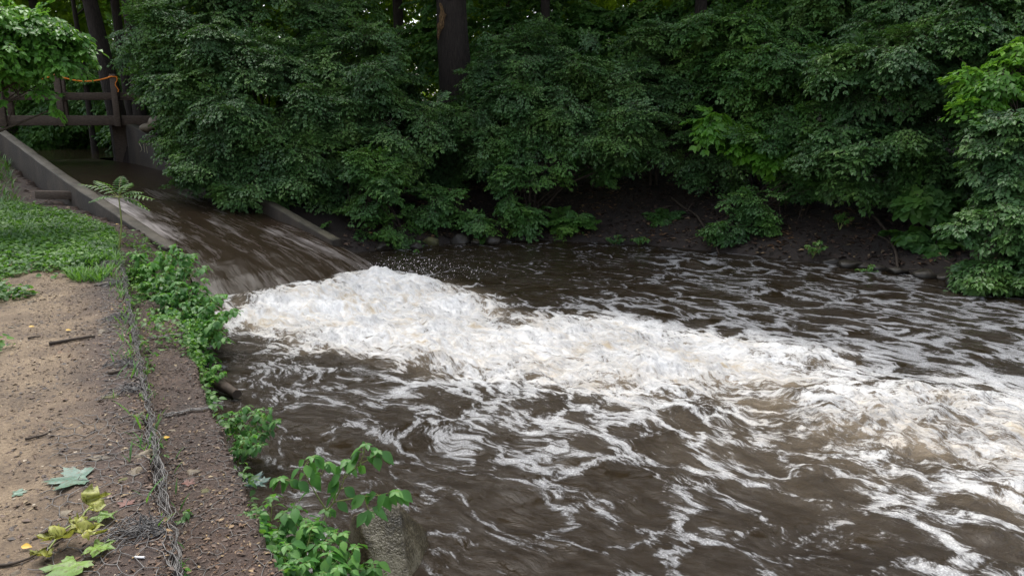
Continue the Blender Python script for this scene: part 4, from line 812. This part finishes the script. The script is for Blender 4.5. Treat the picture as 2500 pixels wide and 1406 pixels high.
hexnet(2.3, 6.4, -.20, -.01, .062, 0, 470, -9).build('wire_netting', WIRE, gab, origin=gab.location)
hexnet(-.5, 2.0, .10, .40, .062, -.006, 480, -9).build('wire_netting', WIRE, gab, origin=gab.location)
for sa in (.12, 2.35, 4.3):               # seams across the ledge
    w = Bag()
    for k in range(9):
        o_ = np.linspace(.12, .42, 12); P = np.array([ua(sa + .015 * rng.normal(), x_, 0) for x_ in o_]) + rng.normal(size=(12, 3)) * .006; P[:, 2] = ground(P[:, 0], P[:, 1]) + .012 + .01 * rng.random(12); P = P[P[:, 2] > -.4]
        segs(w, P[:-1], P[1:], .002, .002, 4)
    w.build('seam_wire', WIRE, gab, origin=gab.location)

# ------------------------------------------------------------------ stones, boulder, sticks, fallen leaves
def rock(name, label, c, r, mat_, seed, facet=.3, sub=4, group=None, cat='stone', planes=None, rot=0):
    import bmesh
    bm = bmesh.new(); bmesh.ops.create_icosphere(bm, subdivisions=sub, radius=1); V = np.array([v.co for v in bm.verts]); Fc = np.array([[v.index for v in f.verts] for f in bm.faces]); bm.free()
    rr = np.random.default_rng(seed)
    pl = planes or [(nz(rr.normal(size=3)), .62 + .25 * rr.random()) for _ in range(9)]
    for n_v, d in pl:
        n_v = nz(np.array(n_v, float)); e_ = V @ n_v; V = V - np.maximum(e_ - d, 0)[:, None] * n_v * .96
    V = V * (1 + .05 * noise3(V * 2.2 + seed, 3)[:, None] + .02 * noise3(V * 8 + seed, 5)[:, None]) * np.asarray(r)
    c_, s__ = cos(rot), sin(rot); V = V @ np.array([[c_, s__, 0], [-s__, c_, 0], [0, 0, 1]])
    o = mesh_obj(name, V, Fc, mat_, None, True); o.location = tuple(c); return tag(o, label, cat, group)
m, nt, b = mat('wet_boulder'); P = objco(nt); n1 = noise(nt, P, 5, 7, .65); n2 = noise(nt, P, 85, 4, .65)
c = ramp(nt, M(nt, 'ADD', M(nt, 'MULTIPLY', n1, .65), M(nt, 'MULTIPLY', n2, .35)), [(.40, (.02, .015, .007)), (.5, (.065, .052, .026)), (.60, (.17, .15, .10))]); nt.links.new(c, b.inputs['Base Color'])
nt.links.new(ramp(nt, n1, [(.4, gray(.08)), (.6, gray(.22))]), b.inputs['Roughness']); nt.links.new(bump(nt, n2, .012, .8), b.inputs['Normal']); BOULD = m
rock('boulder', 'wet angular boulder with a pale shiny face, standing in the water beside the foreground plants', atz(958, 1388, -.80), (.30, .25, .41), BOULD, 5, cat='boulder', sub=5,
     planes=[((-.12, -.62, .80), .52), ((.85, -.25, .50), .50), ((-.95, -.45, .15), .55), ((.9, .3, -.1), .80), ((0, .8, .6), .7), ((.3, .1, 1), .93)], rot=.15)
DSTONE = simple('dark_wet_stone', [(.35, (.015, .012, .009)), (.55, (.04, .034, .026)), (.75, (.08, .07, .055))], 6, 7, .4, .012)
WG = 'stones along the far waterline'
for j, (a, b_, r) in enumerate(((1060, 590, .14), (1100, 588, .18), (1135, 592, .13), (1170, 590, .15), (1250, 580, .12), (1330, 580, .15), (1470, 565, .17), (1500, 572, .13), (1540, 572, .12), (1720, 575, .15), (1770, 585, .13), (1000, 600, .14), (1660, 578, .13), (930, 605, .15), (1210, 588, .14), (1600, 580, .12))):
    p = atz(a, b_, WZ + .05); r *= rng.uniform(.4, 1.05); p[:2] += rng.normal(size=2) * [.15, .06]; rock('stone', 'rough stone lying at the foot of the far bank by the waterline', p, (r * 1.2, r, r * .75), DSTONE if j % 3 else MOSS, 60 + j, group=WG, sub=3)
for j, (a, b_, r) in enumerate(((1850, 607, .14), (1905, 618, .11), (1960, 628, .16), (2030, 640, .13), (2075, 648, .17), (2140, 655, .12), (2190, 662, .14), (2260, 672, .17), (2310, 678, .12), (2340, 690, .14), (1810, 600, .12), (2110, 650, .10))):
    p = atz(a, b_, WZ + .02); rock('stone', 'dark wet stone half sunk in the shaded mud at the right far waterline', p, (r * 1.3, r, r * .6), DSTONE, 160 + j, group='dark stones along the right far waterline', sub=3)
for j, (L_, lb) in enumerate((([(1960, 600), (2010, 622), (2060, 640), (2120, 662)], 'thin dead branch sloping down the shaded right bank into the water'), ([(2130, 560), (2180, 600), (2200, 640), (2240, 668)], 'curved bare root on the shaded right bank'), ([(1640, 500), (1700, 515), (1760, 540)], 'fallen branch lying across the leaf litter of the far bank'), ([(1480, 520), (1530, 532), (1570, 552)], 'short fallen branch on the far bank right of the round bush'))):
    g = Bag(); P = spline([np.array([*atz(a, b_, z_)[:2], 0]) for (a, b_), z_ in zip(L_, np.linspace(-.35, -.7, len(L_)) if j < 2 else np.full(len(L_), -.2))], 16); P[:, 2] = ground(P[:, 0], P[:, 1]) + .03 + .02 * np.sin(np.arange(16)); tube(g, P, np.linspace(.03, .012, 16), 7, rough=.3)
    for k in (5, 9, 12): q2 = P[k] + rng.normal(size=3) * [.25, .15, .05] + [0, 0, .12]; tube(g, spline([P[k], (P[k] + q2) / 2 + [0, 0, .03], q2], 6), np.linspace(.012, .004, 6), 5)
    tag(g.build('root' if 'root' in lb else 'branch', TWIG), lb, 'root' if 'root' in lb else 'branch')
for j, (a, b_, Yd, r, lb) in enumerate(((400, 300, 17.3, .28, 'pale boulder behind the top of the right chute wall by the bridge'), (362, 312, 17.2, .16, 'small dark stone between the bridge beam and the chute wall'), (430, 318, 16.6, .22, 'grey rock under the shrub beside the right chute wall'))): rock('rock', lb, aty(a, b_, Yd), (r * 1.2, r, r * .7), STONE, 90 + j, sub=3)
flat = [(240, 1112, .055, 'flat pale stone under the wire netting on the path'), (345, 1105, .06, 'broad grey stone at the wire edge'), (330, 1150, .05, 'flat grey stone half under the netting beside the green maple leaf'), (155, 1247, .045, 'oval yellowish stone on the path near the bottom'), (35, 1392, .035, 'small smooth stone in the bottom left corner'), (190, 1262, .03, 'small grey pebble beside the yellowish stone'), (415, 1052, .035, 'cream coloured stone alone on the dirt ledge'), (470, 1145, .05, 'grey stone under the netting on the ledge'), (500, 1192, .04, 'greenish stone near the lip of the ledge'), (300, 1170, .03, 'mossy pebble beside the maple leaf'), (255, 690, .12, 'pale flat rock at the wire edge far along the path'), (250, 805, .06, 'grey stone by the wire edge near the fallen stick'), (340, 1010, .05, 'mossy stone wedged in the wire edge'), (265, 968, .06, 'moss covered stone beside the wire seam'), (180, 805, .03, 'small pale pebble on the path'), (30, 795, .04, 'pale stone in the grass at the left'), (75, 735, .05, 'flat grey stone among the ground cover')]
for j, (a, b_, r, lb) in enumerate(flat):
    z0 = -.3 if a > 400 and b_ > 1000 else 0; p = atz(a, b_, z0 + .01); p[2] = gz(p[0], p[1]) - r * .08
    rock('stone', lb, p, (r * 1.05, r * .8, r * .42), MOSS if 'moss' in lb or 'greenish' in lb else STONE, 120 + j, sub=3, rot=j, planes=[(nz(np.random.default_rng(j * 9 + k).normal(size=3)), .45 + .25 * np.random.default_rng(j + k * 5).random()) for k in range(10)])
peb = Bag(); rr = rng; n = 1500; al_ = rr.random(n) * 7 - .7; off = -rr.random(n) * 2.6; q = np.stack([U0[0] + UD[0] * al_ + UN[0] * off, U0[1] + UD[1] * al_ + UN[1] * off], 1); z = ground(q[:, 0], q[:, 1])
octv = np.array([(1, 0, 0), (0, 1, 0), (-1, 0, 0), (0, -1, 0), (0, 0, .6), (0, 0, -.6)], float); octf = np.array([(0, 1, 4), (1, 2, 4), (2, 3, 4), (3, 0, 4)])
r_ = .003 + .007 * rr.random(n) ** 3; V = np.column_stack([q, z + .001])[:, None] + octv[None] * r_[:, None, None] * (1 + .35 * rr.normal(size=(n, 6, 1))); peb.add(V.reshape(-1, 3), (octf[None] + (np.arange(n) * 6)[:, None, None]).reshape(-1, 3), np.repeat(rr.random(n), 6))
o = peb.build('gravel', simple('gravel', [(.3, (.16, .12, .08)), (.7, (.42, .36, .28))], 40, 3, .8, .002), None, True); tag(o, 'fine gravel grains on the sandy path', 'gravel', kind='stuff')
def stick(label, pts, r, z0=0, name='stick'):
    P = spline([np.array([*atz(a, b_, z0)[:2], 0]) for a, b_ in pts], 14); P[:, 2] = ground(P[:, 0], P[:, 1]) + r * .8 + .004; g = Bag(); tube(g, P, np.linspace(r, r * .6, 14), 7, rough=.25)
    o = g.build(name, TWIG); return tag(o, label, name)
stick('dark stick lying on the path beside the ground cover', [(120, 842), (180, 832), (232, 822)], .014)
stick('short dark twig on the middle of the sandy path', [(62, 1075), (90, 1068), (118, 1060)], .008)
stick('long thin twig running across the bottom left of the path to the wilted leaves', [(-10, 1385), (60, 1370), (130, 1330), (200, 1290)], .006)
stick('short bark piece by the wire edge', [(265, 918), (300, 910)], .014); stick('small twig on the path at the far left', [(68, 826), (100, 822)], .008)
stick('short dark twig below the wilted leaf bunch', [(130, 1316), (155, 1312)], .006)
g = Bag(); P = spline([aty(500, 905, 6.3), aty(540, 912, 6.15), aty(575, 925, 6.0)], 10); P[:, 2] = np.linspace(-.66, -.70, 10); tube(g, P, np.linspace(.06, .04, 10), 9, rough=.3); tag(g.build('log', TWIG), 'dark wet log lying in the water against the near edge', 'log')
g = Bag(); P = spline([atz(90, 478, .15), atz(140, 477, .15), atz(192, 480, .15)], 6); box(g, (P[0] + P[-1]) / 2 + [0, 0, .02], np.linalg.norm(P[-1] - P[0]), .12, .14, np.stack([nz(P[-1] - P[0]), np.array([0, 1, 0]), np.array([0, 0, 1.])], 1)); tag(g.build('timber_step', WOODB, None, False), 'weathered timber step set in the soil slope beside the left chute wall', 'step')
def maple(label, c, size, rot, col, curl=.1, tilt=(0, 0), seed=0, parent=None, name='fallen_leaf', cat='leaf', crumple=0):
    ang = []; lobes = [(0, 1.0), (52, .92), (-52, .92), (108, .66), (-108, .66)]; pts = []
    for d, r in sorted(lobes, key=lambda t: t[0]):
        pts += [(d - 19, r * .66), (d - 14, r * .84), (d - 8, r * .78), (d, r), (d + 8, r * .78), (d + 14, r * .84), (d + 19, r * .66)]
        pts.append((d + 26, .50 if abs(d) < 100 else .42))
    pts = pts[:-1]; pts.append((178, .12)); pts.sort(); n = len(pts); rings = 6; V = [(0, 0, 0)]; rr = np.random.default_rng(seed)
    for k in range(1, rings + 1):
        f_ = k / rings
        for (d, r) in pts:
            a = R(d); V.append((cos(a) * r * f_, sin(a) * r * f_, 0))
    V = np.array(V); Fc = [(0, 1 + j, 1 + (j + 1) % n) for j in range(n)]; F4 = [(1 + (k - 1) * n + j, 1 + k * n + j, 1 + k * n + (j + 1) % n, 1 + (k - 1) * n + (j + 1) % n) for k in range(1, rings) for j in range(n)]
    rho = np.hypot(V[:, 0], V[:, 1]); th = np.arctan2(V[:, 1], V[:, 0])
    V[:, 2] = curl * rho ** 2 * (1 + .8 * np.cos(th * 2 + seed)) + .04 * noise2(V[:, 0] * 3 + seed, V[:, 1] * 3, 9) + .015 * np.cos(th * 5) * rho
    if crumple: V = V + crumple * np.stack([noise2(V[:, 0] * 2.3 + seed, V[:, 1] * 2.3, 11), noise2(V[:, 0] * 2.3, V[:, 1] * 2.3 + seed, 12), np.abs(noise2(V[:, 0] * 2.0 + seed, V[:, 1] * 2.0, 13)) * 1.5], 1)
    V = V * size; cx, sx = cos(tilt[0]), sin(tilt[0]); V = V @ np.array([[1, 0, 0], [0, cx, sx], [0, -sx, cx]]); cz, sz = cos(rot), sin(rot); V = V @ np.array([[cz, sz, 0], [-sz, cz, 0], [0, 0, 1]])
    V[:, 2] -= min(0, V[:, 2].min())
    o = mesh_obj(name, V, [np.array(Fc), np.array(F4)], col, parent, True, {'rnd': np.clip(rho, 0, 1)})
    o.location = tuple(np.asarray(c) - (np.array(parent.location) if parent else 0))
    if not parent: tag(o, label, cat)
    return o
LB = leaf_mat('leaf_fallen_green', [(0, (.13, .22, .16)), (.15, (.09, .16, .12)), (1, (.08, .15, .105))], .05, .45, spots=True); LY = leaf_mat('leaf_wilted', [(0, (.36, .38, .08)), (.4, (.30, .30, .06)), (1, (.22, .25, .05))], .2, .5, (.4, .4, .05), spots=True); LG = leaf_mat('leaf_wilted_green', [(0, (.15, .25, .05)), (1, (.09, .18, .035))], .2, .5, (.3, .4, .05), spots=True); LR = leaf_mat('leaf_russet', [(0, (.14, .05, .035)), (1, (.09, .04, .03))], 0, .6)
def gp(a, b_, z0=0, h=.004): p = atz(a, b_, z0); p[2] = gz(p[0], p[1]) + h; return p
maple('large blue green maple leaf lying flat on the path', gp(198, 1172), .155, R(200), LB, .06, seed=3)
maple('small dull green leaf pressed into the path', gp(38, 1206), .05, R(30), LB, .05, seed=4, name='fallen_leaf')
maple('russet leaf lying under the wire tuft', gp(310, 1238), .05, R(120), LR, .12, seed=5)
maple('russet leaf on the dirt ledge below the netting', gp(455, 1180, -.3), .055, R(60), LR, .12, seed=6)
maple('blue green crumpled leaf caught at the water edge behind the foreground plants', gp(625, 1205, -.55, .05) * [1, 1, 0] + [0, 0, -.5], .10, R(90), LB, .25, crumple=.25, seed=7)
tw_ = thing('wilted_twig', gp(170, 1330), 'bunch of wilted yellow green maple leaves on a broken twig at the bottom left', 'twig')
g = Bag(); P = spline([gp(195, 1290, 0, .02), gp(215, 1275, 0, .05), gp(235, 1262, 0, .04)], 6); tube(g, P, .004, 5); P = spline([gp(120, 1345, 0, .01), gp(160, 1310, 0, .03), gp(200, 1288, 0, .03)], 8); tube(g, P, .004, 5); g.build('twig', STEM, tw_, origin=tw_.location)
for (a, b_, sz, rt, mt, cr_, sd, h) in ((218, 1262, .085, 60, LY, .35, 11, .03), (250, 1275, .065, -20, LG, .2, 12, .015), (200, 1292, .05, 150, LY, .4, 13, .01), (165, 1340, .10, 200, LY, .40, 14, .03), (205, 1335, .085, 60, LY, .35, 15, .04), (180, 1385, .12, 250, LG, .10, 16, .008), (235, 1350, .08, -10, LG, .2, 17, .02), (118, 1370, .06, 190, LY, .4, 18, .01)):
    maple('', gp(a, b_, 0, h), sz, R(rt), mt, .25 if cr_ > .3 else .06, (R(25) if cr_ > .3 else 0, 0), seed=sd, parent=tw_, name='leaf', crumple=cr_)
g = Bag(); a = gp(331, 1369, 0, .006); b2 = gp(354, 1370, 0, .006); tube(g, spline([a, (a + b2) / 2, b2], 8), .0045, 8, rough=.1); m, nt, b = mat('stub_paper'); b.inputs['Base Color'].default_value = (.75, .74, .72, 1); nt.links.new(bump(nt, noise(nt, objco(nt), 300, 2), .001), b.inputs['Normal'])
tag(g.build('cigarette_butt', m), 'white cigarette butt lying on the dirt at the bottom left', 'litter')
for j, (a, b_, z0, lb) in enumerate(((52, 1338, 0, 'tiny yellow leaf near the bottom left twig'), (280, 532, .05, 'small yellow leaf below the feather leaved seedling'), (70, 800, 0, 'curled yellow leaf on the path beside the ground cover'), (160, 808, 0, 'dull yellow leaf in the middle of the far path'), (400, 1078, -.3, 'orange leaf sliver on the ledge beside the wire edge'), (1512, 563, -.3, 'bright yellow leaf on the far bank'), (1538, 562, -.3, 'pale yellow leaf just above the far waterline'))):
    g = Bag(); p = atz(a, b_, z0); p[2] = gz(p[0], p[1]) + .012; add_leaves(g, p[None], np.array([[1., .3 * j, .1]]), np.array([[.1, -.4, 1.]]), .04 if j not in (5, 6) else .08, LEAF3, 1.1, np.array([.2])); tag(g.build('fallen_leaf', leaf_mat('leaf_yellow%d' % j, [(0, (.65, .36, .03)), (1, (.65, .42, .04))], .1, .5)), lb, 'leaf')

# ------------------------------------------------------------------ spray thrown up by the jump
g = Bag(); n = 1400; cen = [(920, 650, 10.9, .20, .16), (1020, 662, 10.6, .28, .16), (1100, 650, 10.5, .35, .22), (840, 672, 11, .25, .06), (1000, 640, 10.8, .3, .15)]
V = []
for (a, b_, Yd, sx, sz) in cen:
    c = aty(a, b_, Yd); h_ = np.abs(rng.normal(size=n // 5)); V.append(c + np.stack([rng.normal(size=n // 5) * sx * (1.2 - .3 * np.minimum(h_, 2)), .25 * rng.normal(size=n // 5), h_ * sz * .6 - .14], 1))
V = np.concatenate(V); V = V[V[:, 2] > WZ + .1]; n = len(V); r_ = .0016 + .006 * rng.random(n) ** 6
st_ = np.array([(1, 0, 0), (0, 1, 0), (-1, 0, 0), (0, -1, 0), (.9, 0, 2.2), (-.5, 0, -1.4)]); of = np.array([(0, 1, 4), (1, 2, 4), (2, 3, 4), (3, 0, 4), (1, 0, 5), (2, 1, 5), (3, 2, 5), (0, 3, 5)])
g.add((V[:, None] + st_[None] * r_[:, None, None]).reshape(-1, 3), (of[None] + (np.arange(n) * 6)[:, None, None]).reshape(-1, 3))
m, nt, b = mat('spray'); b.inputs['Base Color'].default_value = (.8, .8, .8, 1); b.inputs['Roughness'].default_value = .3
tag(g.build('spray', m), 'white droplets thrown up where the chute hits the pool', 'spray', kind='stuff')
